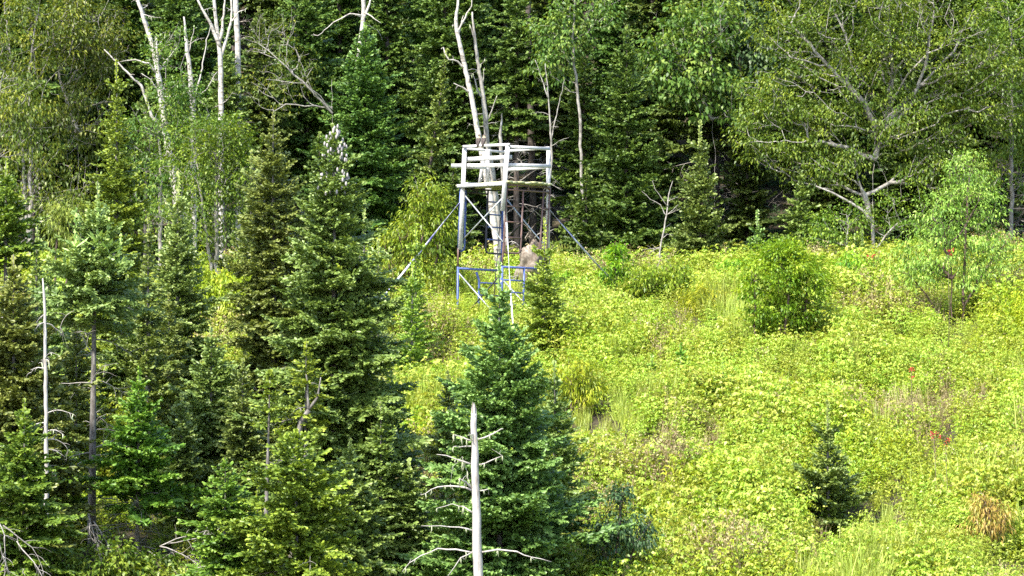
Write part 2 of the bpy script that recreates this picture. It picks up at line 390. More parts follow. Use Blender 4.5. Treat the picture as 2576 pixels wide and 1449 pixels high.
# ------------------------------------------------------------------ tower
def Z(y0, f):
    return lambda X, Y: ((1650 + X / f) * .67083, (y0 + Y / f) * .67083)
Z1, Z2, Z3 = Z(480, 5.152), Z(680, 5.152), Z(900, 4.528)
DL, DR, DF, DB = 80.0, 80.0, 78.93, 81.07
def pt(z, X, Y, d): return at(*z(X, Y), d)
UP = np.array([0, 0, 1.]); FW = np.array([0, -1., 0])
nLF, nFR = nrm([-1, -1, 0]), nrm([1, -1, 0])
def build_tower():
    base = ground(1262, 80)
    T = empty('lookout_platform', base, 'weathered plank lookout platform with open railing standing on rusty and blue scaffold frames', 'lookout tower')
    inv = np.array(base)
    def P(name, mb, m, parent=T, sm=False, label=None):
        me = mb.mesh(name, sm); 
        if parent is T: me.transform(Matrix.Translation(-Vector(inv)))
        else: me.transform(Matrix.Translation(-Vector(inv)))
        o = part(name, me, m, parent)
        if label: o['label'] = label
        return o
    def beam(name, a, b, w, t, up=UP, m='wood', label=None):
        mb = MB(); box(mb, a, b, up, w, t); return P(name, mb, M[m], label=label)
    side = np.array([1., 0, 0])
    # posts (width along X seen from the front)
    beam('post', pt(Z1, 478, 378, DL - .06), pt(Z2, 392, 1318, DL - .06), .105, .05, side)
    beam('post', pt(Z1, 1312, 318, DF - .06), pt(Z2, 1208, 572, DF - .06), .108, .05, side)
    beam('post', pt(Z1, 2098, 372, DR + .02), pt(Z2, 2080, 1335, DR + .05), .10, .05, side)
    beam('post', pt(Z1, 1272, 432, DB), pt(Z1, 1245, 1068, DB), .09, .05, side)
    beam('post', pt(Z1, 918, 412, 80.55), pt(Z1, 915, 1068, 80.55), .10, .05, side)
    beam('brace_board', pt(Z1, 862, 452, 80.75), pt(Z1, 768, 1072, 80.7), .085, .04, side, label='slanting grey board leaning behind the railing')
    def rail(a, b, w, n, t=.04, label=None): beam('rail', a, b, w, t, UP, 'wood', label)
    rail(pt(Z1, 448, 360, DL - .10), pt(Z1, 1345, 320, DF - .10), .068, nLF)
    rail(pt(Z1, 510, 397, DL + .06), pt(Z1, 1272, 470, DB), .058, nLF)
    rail(pt(Z1, 1338, 362, DF - .02), pt(Z1, 2125, 403, DR - .06), .078, nFR)
    rail(pt(Z1, 1290, 446, DB), pt(Z1, 2110, 382, DR + .08), .062, nFR)
    rail(pt(Z1, 500, 607, DL + .03), pt(Z1, 1382, 563, DF + .03), .105, nLF)
    rail(pt(Z1, 225, 728, DL + .36), pt(Z1, 1258, 722, DF + .10), .095, nLF, label='long rail sticking out past the corner post')
    rail(pt(Z1, 500, 767, DL + .05), pt(Z1, 892, 774, 80.5), .05, nLF)
    rail(pt(Z1, 1308, 715, DF - .03), pt(Z1, 2136, 738, DR - .06), .095, nFR)
    rail(pt(Z1, 1228, 812, DB), pt(Z1, 2122, 746, DR + .08), .085, nFR)
    # deck: joist along the front-left edge, boards running back from the front-right edge
    beam('edge_beam', pt(Z1, 338, 1125, DL - .02), pt(Z1, 1232, 1076, DF - .02), .085, .05)
    rng = np.random.default_rng(4)
    F0, R0, L0 = pt(Z1, 1262, 1060, DF - .08), pt(Z1, 2170, 1098, DR - .02), pt(Z1, 360, 1112, DL)
    B0 = L0 + R0 - F0; n = 8
    for i in range(n):
        f0, f1 = (i + .04) / n, (i + .96) / n
        a, b = F0 + (R0 - F0) * (f0 + f1) / 2, L0 + (B0 - L0) * (f0 + f1) / 2
        dr = nrm(a - b); lift = UP * rng.uniform(0, .035)
        mb = MB(); box(mb, a + dr * rng.uniform(-.02, .14) + lift, b - dr * rng.uniform(-.05, .12) + UP * rng.uniform(0, .02), nrm(R0 - F0), np.linalg.norm(R0 - F0) * .92 / n, .042)
        P('deck_board', mb, M['deck'])
    for (x0, y0, x1, y1, d0, d1) in ((690, 1152, 1232, 1128, 79.9, 79.3), (1010, 1178, 1290, 1166, 80.4, 80.1)):
        beam('joist', pt(Z1, x0, y0, d0), pt(Z1, x1, y1, d1), .05, .06, UP, 'deck')
    beam('loose_board', pt(Z1, 515, 1066, 80.2), pt(Z1, 800, 1082, 80.6), .04, .16, UP)
    # scaffold frames
    def frame(mname, name, tubes, rungs, r=.024, rr=.019, rm=None, label=None):
        mb = MB()
        for pts in tubes: tube(mb, pts, r, 8)
        o = P(name, mb, M[mname], sm=True, label=label)
        for a, b in rungs:
            q = MB(); tube(q, [a, b], rr, 8); P('rung', q, M[rm or mname], o, True)
        return o
    def curve(a, c, b, n=6):
        a, c, b = map(np.asarray, (a, c, b)); t = np.linspace(0, 1, n)[:, None]
        return list(a * (1 - t) ** 2 + c * 2 * t * (1 - t) + b * t * t)
    def fr(t): return DF + (DR - DF) * t           # depth along the front-right face
    def bl(t): return DL + (DB - DL) * t           # depth along the back-left face
    f = lambda X, Y, t: pt(Z2, X, Y, fr(t)); g = lambda X, Y, t: pt(Z2, X, Y, bl(t))
    frame('rust_steel', 'scaffold_frame', [
        [f(1292, 50, 0), f(1262, 700, 0), f(1214, 1443, 0)] + [pt(Z3, 1058, 440, fr(0))],
        [f(2126, 112, 1), f(2092, 760, 1), f(2050, 1390, 1), pt(Z3, 1795, 470, fr(1))],
        [f(1292, 62, 0), f(2050, 118, .93)] + curve(f(2050, 118, .93), f(2122, 122, 1), f(2124, 160, 1)),
        [f(1292, 156, 0), f(2122, 214, 1)],
        [f(1606, 190, .37), f(1562, 1270, .37)] + curve(f(1560, 1290, .37), f(1552, 1390, .36), f(1480, 1394, .30)) + [f(1290, 1384, .06)] + curve(f(1280, 1384, .05), f(1246, 1380, .02), f(1248, 1330, .02)) + [f(1256, 1170, .02)],
        [f(2000, 215, .86), f(1930, 1290, .86)] + curve(f(1930, 1300, .86), f(1935, 1370, .88), f(1985, 1400, .93)),
        [f(1490, 95, .24), f(1490, 165, .24)], [f(1706, 100, .5), f(1706, 180, .5)]],
        [(f(1288, 480, 0), f(1585, 492, .37)), (f(1275, 780, 0), f(1572, 800, .37)), (f(1262, 1078, 0), f(1560, 1100, .37)),
         (f(1992, 520, .86), f(2098, 537, 1)), (f(1972, 828, .86), f(2085, 842, 1)), (f(1955, 1118, .86), f(2060, 1132, 1))],
        label='rusty brown walk-through scaffold frame under the deck')
    frame('blue_steel', 'scaffold_frame', [
        [g(400, 125, 0), g(375, 700, 0), g(352, 1300, 0)],
        [g(502, 150, .12), g(474, 1240, .12)] + curve(g(472, 1270, .12), g(468, 1350, .10), g(385, 1352, .02)),
        [g(1212, 560, 1), g(1190, 1443, 1), pt(Z3, 1040, 480, DB)]],
        [(g(470, 370, .05), g(500, 374, .12)), (g(430, 1090, .03), g(476, 1096, .12)),
         (g(940, 396, .66), g(1200, 412, 1)), (g(930, 640, .66), g(1208, 660, 1)), (g(915, 880, .66), g(1200, 900, 1)), (g(902, 1122, .66), g(1195, 1142, 1))],
        label='blue painted walk-through scaffold frame under the deck')
    mb = MB()
    for pts in ([g(930, 160, .66), g(884, 1290, .66)] + curve(g(884, 1300, .66), g(880, 1380, .67), g(945, 1388, .72)) + [g(1200, 1406, 1)], [g(440, 148, .02), g(1222, 186, 1)], [g(525, 214, .15), g(925, 250, .66)],
                [g(706, 160, .38), g(706, 222, .38)]): tube(mb, pts, .023, 8)
    P('frame_bar', mb, M['dark_steel'], sm=True, label='dark inner ladder rail and top bars')
    mb = MB(); tube(mb, [g(352, 1290, 0), pt(Z3, 308, 250, DL), pt(Z3, 303, 470, DL)], .024, 8); P('leg_sleeve', mb, M['rust_steel'], sm=True)
    h = lambda X, Y, t: pt(Z3, X, Y, fr(t)); k = lambda X, Y, t: pt(Z3, X, Y, bl(t))
    frame('blue_steel', 'scaffold_frame', [
        [h(1058, 440, 0), h(1055, 700, 0), h(1042, 1330, 0)], [h(1798, 470, 1), h(1790, 900, 1), h(1782, 1250, 1)],
        [h(1065, 455, 0), h(1800, 496, 1)], [h(1428, 480, .49), h(1415, 1230, .49)]],
        [(h(1068, 676, 0), h(1424, 696, .49)), (h(1060, 880, 0), h(1420, 904, .49)), (h(1055, 1090, 0), h(1416, 1106, .49))], r=.028, label='blue painted lower scaffold frame on the front side')
    frame('blue_steel', 'scaffold_frame', [
        [k(305, 455, 0), k(301, 1100, 0), k(298, 1180, 0)], [k(1030, 500, 1), k(1022, 1250, 1)],
        [k(310, 482, 0), k(1030, 522, 1)], [k(620, 545, .44), k(640, 620, .44), k(664, 690, .46), k(662, 940, .46), k(655, 1200, .46)]],
        [(k(664, 726, .46), k(1025, 742, 1)), (k(662, 934, .46), k(1022, 950, 1))], r=.028, label='blue painted lower scaffold frame on the back side')
    def brace(a, b, m='zinc'):
        q = MB(); tube(q, [a, a + (b - a) * .5 + np.array([0, .012, 0]), b], .017, 6); P('cross_brace', q, M[m], sm=True)
    brace(pt(Z2, 470, 258, DL - .03), pt(Z2, 1216, 1168, DF - .03)); brace(pt(Z2, 438, 1130, DL + .02), pt(Z2, 1200, 330, DF + .02))
    brace(pt(Z2, 1288, 350, DB), pt(Z2, 1995, 1212, DR)); brace(pt(Z2, 1325, 1072, DB + .03), pt(Z2, 2095, 318, DR + .03), 'dark_steel')
    brace(pt(Z3, 325, 568, DL - .03), pt(Z3, 990, 1330, DF - .03)); brace(pt(Z3, 470, 1230, DL + .02), pt(Z3, 1045, 570, DF + .02), 'dark_steel')
    brace(pt(Z3, 1078, 690, DB), pt(Z3, 1520, 1165, DR)); brace(pt(Z3, 1225, 1215, DB + .03), pt(Z3, 1680, 700, DR + .03), 'dark_steel')
    q = MB(); tube(q, [pt(Z2, 1165, 700, 80.5), pt(Z3, 990, 60, 80.5), pt(Z3, 945, 600, 80.5), pt(Z3, 912, 1010, 80.5)], .012, 6); P('hanging_cable', q, M['dark_steel'], sm=True)
    # guy straps: thin flat webbing, top-level
    def strap(a, b, m, label, w=.045):
        b = np.array(b); mb = MB(); n = 14; t = np.linspace(0, 1, n)[:, None]
        Pp = a + (b - a) * t - UP * .06 * np.sin(t * math.pi); tg = nrm(b - a); s0 = nrm(np.cross(tg, UP)); w0 = np.cross(tg, s0)
        an = .35 + 5 * t; s = s0 * np.cos(an) + w0 * np.sin(an); nn = np.cross(tg, s)
        V = np.stack([Pp - s * w / 2 - nn * .003, Pp + s * w / 2 - nn * .003, Pp + s * w / 2 + nn * .003, Pp - s * w / 2 + nn * .003], 1)
        Q = [[i * 4 + j, i * 4 + (j + 1) % 4, i * 4 + 4 + (j + 1) % 4, i * 4 + 4 + j] for i in range(n - 1) for j in range(4)] + [[3, 2, 1, 0], [n * 4 - 4, n * 4 - 3, n * 4 - 2, n * 4 - 1]]
        mb.add(V.reshape(-1, 3), Q); o = part('guy_strap', mb, m, None); o['label'] = label; o['category'] = 'strap'; o['group'] = 'guy straps holding the lookout platform'
    def toground(a, d, lim):
        d = nrm(d); s = 0
        while s < lim and (a + d * s)[2] > gz(*(a + d * s)[:2]): s += .05
        return a + d * s
    a = pt(Z2, 372, 412, DL - .02); b = at(962, 742, 78.2); strap(a, toground(a, b - a, 9), M['strap'], 'blue and white guy strap running down in front of the bright green cherry tree')
    a = pt(Z2, 2098, 530, DR); b = at(1512, 670, 82); strap(a, toground(a, b - a, 9), M['strap'], 'blue and white guy strap running down to the bushes away from the cherry tree')
    a = pt(Z2, 1282, 790, DF - .05); b = pt(Z3, 1230, 1300, 76.2); strap(a, toground(a, b - a, 9), M['strap_white'], 'white guy strap crossing the middle of the scaffold frames', .035)
build_tower()

# ------------------------------------------------------------------ birds
def build_bird(u, v, d, yaw, label):
    """Small raptor seen from behind, perched upright; origin at its feet. About .30 m long."""
    o = empty('bird', at(u, v, d), label, 'bird', 'birds perched on the platform railing'); o.rotation_euler = (0, 0, yaw)
    # spine from tail tip to crown: (y, z, rx, ry); the back faces -Y
    S = [(-.075, -.105, .012, .006), (-.055, -.06, .020, .009), (-.03, .0, .026, .016), (.0, .03, .042, .038), (.018, .075, .056, .050), (.022, .12, .058, .052), (.018, .155, .048, .044),
         (.016, .178, .032, .032), (.020, .195, .034, .036), (.022, .212, .033, .036), (.020, .228, .024, .026), (.018, .236, .008, .010)]
    mb = MB(); k = 12; a = np.arange(k) / k * 2 * math.pi; V = []
    for y, z, rx, ry in S: V.append(np.stack([rx * np.cos(a), y + ry * np.sin(a), np.full(k, z)], 1))
    V = np.concatenate(V); V[:, 0] += .018 * np.clip(V[:, 2], 0, 1) / .23
    Q = [[i * k + j, i * k + (j + 1) % k, i * k + k + (j + 1) % k, i * k + k + j] for i in range(len(S) - 1) for j in range(k)]
    mb.add(V, Q); part('body', mb, M['feather_pale'], o, True)
    for sx in (-1, 1):                              # folded wings lie over the back down to the tail
        w = MB(); rows = [(.022, .168, .034), (.004, .13, .058), (-.012, .08, .060), (-.030, .03, .046), (-.050, -.02, .028), (-.066, -.07, .012), (-.075, -.095, .004)]
        V = []
        for y, z, x in rows:
            c = .018 * max(z, 0) / .23
            V += [(c + sx * .003, y - .038, z + .004), (c + sx * x * .6, y - .034, z), (c + sx * x * 1.02, y - .006, z), (c + sx * x * .98, y + .012, z - .004), (c + sx * x * .5, y - .024, z - .002), (c + sx * .003, y - .030, z)]
        n = len(rows); Q = [[i * 6 + j, i * 6 + (j + 1) % 6, i * 6 + 6 + (j + 1) % 6, i * 6 + 6 + j] for i in range(n - 1) for j in range(6)]
        w.add(V, Q); part('wing', w, M['feather'], o, True)
    cap = MB(); n = 5
    V = np.concatenate([np.stack([r * np.cos(a) + .016, .020 + r * 1.05 * np.sin(a), np.full(k, z)], 1) for z, r in ((.206, .0365), (.220, .034), (.232, .026), (.2395, .012), (.241, .003))])
    cap.add(V, [[i * k + j, i * k + (j + 1) % k, i * k + k + (j + 1) % k, i * k + k + j] for i in range(n - 1) for j in range(k)]); part('head_cap', cap, M['feather'], o, True)
    b = MB(); tube(b, [(.048, .03, .205), (.062, .034, .203), (.068, .035, .195)], [.008, .006, .001], 6); part('beak', b, M['beak'], o, True)
    for sx in (-1, 1):
        b = MB(); tube(b, [(.018 * sx, .01, .04), (.018 * sx, .004, .002)], [.012, .006], 6)
        for q in (-.6, 0, .6): tube(b, [(.018 * sx, .004, .004), (.018 * sx + .02 * math.sin(q), .004 + .028 * math.cos(q), .004), (.018 * sx + .024 * math.sin(q), .004 + .036 * math.cos(q), -.006)], [.005, .004, .002], 4)
        part('leg', b, M['feet'], o, True)
def on_rail(X):                                     # top of the front-left top rail
    t = (X - 448) / (1345 - 448); d = DL - .10 + (DF - DL) * t
    u, v = Z1(X, 360 - 40 * t); p = at(u, v, d); return u, d, 1013 - (p[2] + .034) * FPX / d
for X, yaw, lb in ((738, -.30, 'small brown hawk on the top rail, the one nearer the corner post, head turned aside'), (838, -.40, 'small brown hawk on the top rail, the one nearer the middle of the rail')):
    u, d, v = on_rail(X); a = at(u, 1013, d)
    o = build_bird(u, v, d, yaw, lb)
# ------------------------------------------------------------------ conifers of the picture
GE, GL, GF = 'conifers along the forest edge', 'young conifers of the near slope', 'conifers growing in the open thicket'
STY = dict(
    pale=dict(up=(52, -2), gap=.20, nb=8, shape=.72, w=.050, leader=.55, fill=1.2),
    gold=dict(up=(48, -14), gap=.21, nb=7, shape=.72, w=.050, leader=.40, fill=.8, miss=.12),
    dark=dict(up=(40, -16), gap=.20, nb=8, shape=.66, w=.046, leader=.30, fill=1., miss=.10),
    fir=dict(up=(45, -6), gap=.21, nb=8, shape=.70, w=.052, leader=.35, fill=1.1),
    forest=dict(up=(38, -12), gap=.32, nb=8, shape=.62, w=.085, leader=.40, fill=1., miss=.12),
    sap=dict(up=(50, 8), gap=.15, nb=6, shape=.85, w=.055, leader=.60, fill=.7))
NF = [0]
def con(name, u, vtop, d, hw, cb, style, color, label, group, seed, bark='bark', off=0, **kw):
    g = ground(u, d); H = at(u, vtop, d)[2] - g[2]; vb = 1013 - g[2] * FPX / d
    base = max(.01, (vb - cb) / (vb - vtop)); p = dict(STY[style]); p.update(kw)
    r = max(1., d / 62.) * p.pop('res', 1.)
    C, T, D = conifer(H, hw / ppm(d), base=base, seed=seed, res=r, **p)
    o = empty(name, g, label, 'conifer', group); o.rotation_euler = (0, 0, 0)
    c = part('crown', C, M[color], o); t = part('trunk', T, M[bark], o, True)
    if D.n: part('dead_wood', D, M['twig'], o, True)
    NF[0] += C.n // 3
    return dict(o=o, kids=kids(o), H=H, R=hw / ppm(d), C=c)

# near slope
con('spruce_tree', 288, 148, 74, 159, 960, 'gold', 'gold', 'tall yellow-green spruce standing in front of the leaning dead birch', GL, 11, leader=.75)
con('fir_tree', 12, 395, 62, 156, 650, 'fir', 'bright', 'bright green fir with bare grey lower trunk at the picture edge beside the pale fir', GL, 12, dead=8, leader=.5)
ft = con('fir_tree', 232, 455, 60, 195, 800, 'pale', 'pale', 'pale fir with several upright leader shoots on a long bare trunk', GL, 13, dead=22, leader=.7, shape=.6, trunk_r=.085)
con('fir_tree', 445, 430, 70, 166, 980, 'pale', 'pale', 'pale young fir with one long leader between the yellow-green spruce and the tall dark spruce', GL, 14, leader=.9)
con('fir_tree', 372, 545, 64, 98, 1060, 'sap', 'dark', 'narrow thin fir beside the pale fir with several leaders', GL, 15, leader=.5)
con('spruce_tree', 686, 278, 67, 195, 1150, 'dark', 'dark', 'tall dark spruce with thin brownish lower branches next to the cone-topped fir', GL, 16, dead=26, shape=.62, miss=.2)
big = con('fir_tree', 843, 308, 58, 309, 1420, 'dark', 'dark', 'tallest dark fir, its narrow top covered with grey cones', GL, 17, shape=.68, trunk_r=.10, dead=10)
con('fir_tree', 347, 918, 59, 182, 1265, 'fir', 'bright', 'bright green young fir on a slim dark trunk above the undergrowth', GL, 18, dead=26, leader=.42, shape=.72, trunk_r=.045)
con('fir_tree', 530, 820, 63, 195, 1330, 'fir', 'blue', 'dense bluish-green fir behind the bright green young fir', GL, 19)
con('fir_tree', 36, 640, 58, 247, 1330, 'fir', 'dark', 'broad dark fir at the picture edge behind the thin white dead stem', GL, 20, dead=8)
con('fir_tree', 62, 1000, 55, 195, 1420, 'dark', 'bright', 'low ragged fir with grey twigs in the bottom corner', GL, 21, dead=16)
con('spruce_tree', 768, 858, 54.5, 98, 1060, 'gold', 'gold', 'small yellowish spruce top on a bare forked stem before the cone-topped fir', GL, 22, leader=.15, dead=9)
con('spruce_tree', 658, 930, 54.5, 62, 1050, 'gold', 'gold', 'thin crooked yellowish spruce with a tuft of needles on top', GL, 23, leader=.12, lean=(.15, 0), dead=5)
con('spruce_tree', 745, 1078, 52.5, 240, 1480, 'gold', 'gold', 'broad yellowish spruce at the foot of the cone-topped fir', GL, 24, leader=.12, shape=.55, miss=.22, dead=14)
con('fir_tree', 565, 1150, 53.5, 169, 1470, 'dark', 'bright', 'yellow-green fir with tangled dead twigs beside the slim dark trunk', GL, 25, leader=.15, shape=.6, dead=18)
con('spruce_tree', 1258, 655, 56, 302, 1560, 'fir', 'blue', 'dense dark blue-green spruce in front of the lookout platform', GL, 26, leader=.75, shape=.72, trunk_r=.07)
con('fir_tree', 1395, 905, 59, 143, 1330, 'pale', 'blue', 'blue-green fir close behind the dense spruce, on the thicket side', GL, 27, leader=.5)
con('fir_tree', 985, 930, 59.5, 117, 1330, 'pale', 'blue', 'small blue-green fir between the cone-topped fir and the dense spruce', GL, 46, leader=.35)
con('fir_tree', 1368, 545, 75, 112, 925, 'pale', 'lime', 'light green young fir with a long leader reaching up before the platform legs', GF, 28, leader=.95)
for i, (u, v, d, hw, cb, st, col, lb) in enumerate((
    (118, 640, 66, 130, 1100, 'pale', 'pale', 'pale green fir between the picture edge and the long bare trunk'), (190, 800, 64, 110, 1200, 'fir', 'dark', 'dark fir filling the gap behind the thin white dead stem'),
    (318, 690, 67.5, 135, 1120, 'dark', 'dark', 'dark fir below the yellow-green spruce'), (425, 735, 65.5, 130, 1150, 'dark', 'dark', 'dark green fir in front of the pale fir with one leader'),
    (455, 985, 61, 120, 1350, 'fir', 'blue', 'bluish fir next to the bright green young fir'), (610, 900, 61.5, 135, 1350, 'fir', 'blue', 'blue-green fir behind the thin crooked yellowish spruce'),
    (905, 640, 63, 130, 1250, 'dark', 'dark', 'dark fir leaning against the thicket side of the cone-topped fir'), (960, 1010, 57, 130, 1440, 'dark', 'dark', 'low dark fir on the thicket side of the cone-topped fir'),
    (880, 1100, 55, 170, 1500, 'fir', 'dark', 'dark fir with layered boughs below the small yellowish spruce'), (1030, 1150, 57, 120, 1480, 'fir', 'blue', 'low blue-green fir beside the weathered dead trunk'),
    (160, 1060, 61, 130, 1380, 'fir', 'bright', 'green fir low behind the long bare trunk'), (650, 1230, 55.5, 130, 1480, 'dark', 'gold', 'low yellowish fir in the tangle of dead twigs'),
    (770, 620, 68, 110, 1150, 'fir', 'blue', 'blue-green fir wedged between the two tallest dark conifers'), (1130, 930, 61, 90, 1250, 'pale', 'blue', 'small fir at the thicket edge beside the dense spruce'),
    (1345, 1080, 57.5, 120, 1480, 'fir', 'blue', 'lower fir merging with the thicket side of the dense spruce'))):
    con('fir_tree', u, v, d, hw, cb, st, col, lb, GL, 30 + i, leader=.3, shape=.62)
# saplings
for i, (u, v, d, hw, cb, col, lb) in enumerate((
    (950, 572, 73, 60, 960, 'pale', 'pale sapling with a tall leader beside the foot of the long blue strap'),
    (915, 500, 76, 60, 880, 'pale', 'pale sapling leader showing between the cone-topped fir and the cherry tree'),
    (1046, 560, 75, 64, 930, 'lime', 'light green sapling leader rising through the front of the cherry tree'),
    (1035, 655, 72, 76, 980, 'lime', 'short light green sapling below the cherry tree'),
    (632, 375, 79, 110, 840, 'blue', 'blue-green sapling with spread pale shoots behind the tall dark spruce'),
    (535, 440, 84, 46, 700, 'forest', 'shaded thin sapling behind the pale young fir with one leader'),
    (365, 216, 86, 40, 420, 'blue', 'bluish sapling top behind the leaning dead birch'),
    (90, 545, 64, 80, 1000, 'pale', 'pale sapling with twin leaders between the picture edge and the pale fir'),
    (1818, 885, 70.5, 78, 1045, 'lime', 'light green small fir alone in the thicket below the round bush'),
    (1640, 890, 72, 62, 1000, 'bright', 'small green fir half hidden in the thicket, uphill of the dark sapling'),
    (1712, 860, 73, 50, 955, 'bright', 'smallest green fir in the thicket between the round bush and the platform'),
    (2082, 1005, 62, 165, 1320, 'dark', 'dark green young fir standing alone low in the thicket'),
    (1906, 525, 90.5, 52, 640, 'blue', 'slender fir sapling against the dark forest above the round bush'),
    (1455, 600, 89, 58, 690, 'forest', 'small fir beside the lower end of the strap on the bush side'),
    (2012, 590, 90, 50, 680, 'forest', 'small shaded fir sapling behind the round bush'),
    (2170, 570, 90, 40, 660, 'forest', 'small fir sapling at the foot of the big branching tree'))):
    con('fir_sapling', u, v, d, hw, cb, 'sap', col, lb, GF if v > 840 else GE, 60 + i, leader=(.7 if i not in (9, 10) else .3))
# forest edge
for i, (u, v, d, hw, cb, col, lb, kw) in enumerate((
    (912, 55, 93.5, 190, 600, 'fir', 'large fir with layered pale-tipped boughs in front of the white trunk top', {}),
    (565, 90, 93, 120, 470, 'blue', 'dense bluish fir behind the split grey snag', {}),
    (655, 15, 96, 120, 420, 'forest', 'dark fir with a slim pale leader at the top of the picture', {}),
    (800, 330, 91, 110, 640, 'forest', 'dark fir directly behind the cone-topped fir', {}),
    (1140, 400, 91, 105, 680, 'forest', 'dark fir behind the cherry tree and the strap', {}),
    (1040, 120, 93.2, 68, 560, 'dark', 'thin leaning spruce with a pale lichen-covered trunk', dict(lean=(.95, 0), miss=.35, dead=12)),
    (1120, -190, 97, 190, 560, 'forest', 'tall dark fir behind the leaning spruce', {}),
    (1300, -60, 96, 140, 330, 'forest', 'tall dark fir behind the pair of white dead birches', dict(dead=26)),
    (1470, 60, 96, 120, 660, 'forest', 'dark fir between the platform and the big drooping fir', dict(dead=10)),
    (1578, 60, 93.5, 175, 700, 'fir', 'big fir with drooping layered boughs between the platform and the maple', dict(gap=.30)),
    (1475, 420, 92, 110, 690, 'forest', 'dark fir whose boughs hang behind the strap on the bush side', {}),
    (1660, 330, 97, 120, 700, 'forest', 'dark fir behind the bare grey sapling', {}),
    (1762, 300, 91, 125, 700, 'blue', 'grey-green pyramid fir at the forest edge above the bushes', dict(leader=.9)),
    (2018, 425, 92, 92, 660, 'dark', 'thin spruce with a grey dead tip beside the big branching tree', dict(dead=12, miss=.3)),
    (1880, 240, 97, 130, 640, 'forest', 'dark fir in the gap beside the maple', {}),
    (440, -120, 97, 150, 330, 'forest', 'dark fir behind the forked dead birch at the top of the picture', {}),
    (230, -60, 100, 170, 500, 'forest', 'dark fir behind the yellowish birches', {}),
    (770, -150, 98, 170, 480, 'forest', 'tall dark fir behind the broken birch with many bare branches', {}),
    (2330, -150, 103, 190, 560, 'forest', 'tall dark fir hidden behind the big branching tree', {}))):
    st = 'forest' if col == 'forest' else 'fir'
    p = dict(res=1.15, leader=.3); p.update(dict(w=.075, gap=.22) if st == 'fir' else {}); p.update(kw)
    con('fir_tree' if 'spruce' not in lb else 'spruce_tree', u, v, d, hw, cb, st, {'fir': 'forest', 'blue': 'blue', 'forest': 'forest', 'dark': 'dark'}[col], lb, GE, 90 + i, bark='bark_dark', **p)

# extra leaders on the multi-leader fir, cones on the tall dark fir
def extra_leaders():
    C = MB(); rng = np.random.default_rng(5); A, B = [], []
    o = ft['o']; base = np.array(o.location)
    for (u, v0, v1) in ((188, 640, 520), (243, 620, 520), (270, 640, 545), (160, 690, 640), (300, 680, 585)):
        a, b = at(u, v0, 59.8) - base, at(u + 3, v1, 59.8) - base; n = 9
        for q in range(n):
            p = a + (b - a) * q / n; A.append(p); B.append(a + (b - a) * (q + 1) / n)
            for z in range(3):
                w = rng.uniform(0, 6.28); A.append(p); B.append(p + np.array([math.cos(w) * .03, math.sin(w) * .03, .05]))
        for z in range(6):
            w = z * 1.05; A.append(a + (b - a) * .15); B.append(a + (b - a) * .15 + np.array([math.cos(w), math.sin(w), .75]) * rng.uniform(.16, .26))
            A.append(a); B.append(a + np.array([math.cos(w + .5), math.sin(w + .5), .45]) * rng.uniform(.25, .35))
    A, B = np.array(A), np.array(B); strips(C, A, B, .05, np.full(len(A), .8), np.full(len(A), 1.1), rng)
    part('leader', C, M['pale'], o)
extra_leaders()
def cones():
    C = MB(); rng = np.random.default_rng(6); H, R = big['H'], big['R']
    for i in range(110):
        h = H - rng.uniform(.15, 1.35); r = R * ((H - h) / H) ** .78 * rng.uniform(.25, .9); a = rng.uniform(0, 6.28)
        p = np.array([math.cos(a) * r, math.sin(a) * r, h + rng.uniform(-.03, .06)])
        tube(C, [p, p + [0, 0, .018], p + [0, 0, .045], p + [0, 0, .07], p + [0, 0, .085]], [.006, .018, .021, .016, .004], 6)
    o = part('cone', C, M['cone'], big['o'], True); o['kind'] = 'stuff'
cones()

# ------------------------------------------------------------------ broadleaf trees and bushes
def bl(name, cat, label, group, base, stems, blobs, n, seed, color, bark, hw=True, **kw):
    """base (u, d); stems: lists of (u, v, dd); blobs: (u, v, ru, rv, rdepth_m, weight[, dd])."""
    u, d = base; g = ground(u, d); rng = np.random.default_rng(seed)
    S = []
    for s in stems:
        P = [np.zeros(3) if q is None else at(q[0], q[1], d + q[2]) - g for q in s]
        if s[0] is not None: pass
        Q = [P[0]]
        for a, b in zip(P[:-1], P[1:]):
            m = max(1, int(np.linalg.norm(b - a) / .25))
            for i in range(1, m + 1): Q.append(a + (b - a) * i / m + rng.normal(0, .018, 3) * (i < m))
        S.append(np.array(Q))
    B = []
    for b in blobs:
        dd = b[6] if len(b) > 6 else 0; k = ppm(d + dd)
        B.append((at(b[0], b[1], d + dd) - g, (b[2] / k, b[4], b[3] / k), b[5]))
    C, T, D = broadleaf(S, B, n, rng, **kw)
    o = empty(name, g, label, cat, group)
    part('crown', C, M[color], o); part('trunk', T, M[bark], o, True)
    if D.n: part('bare_twig', D, M['twig'], o, True)
    return o
GB, GS = 'broadleaf trees at the forest edge', 'bushes in the thicket'
bl('birch_tree', 'tree', 'big dark birch with hanging yellow-tinged leaves in the upper corner', GB, (75, 89), [[None, (78, 420, 0), (70, 200, 0), (110, -80, .3)], [None, (60, 420, .3), (40, 220, .3), (0, -40, .2)]],
   [(80, 90, 150, 130, 1.3, 3), (60, 330, 110, 120, 1.0, 2), (120, 480, 120, 80, .9, 1.2), (10, 240, 70, 100, .8, 1.2)], 330, 201, 'birch', 'bark_grey', leaf=.085, per=36, cl=.42, droop=.9, bare=.10)
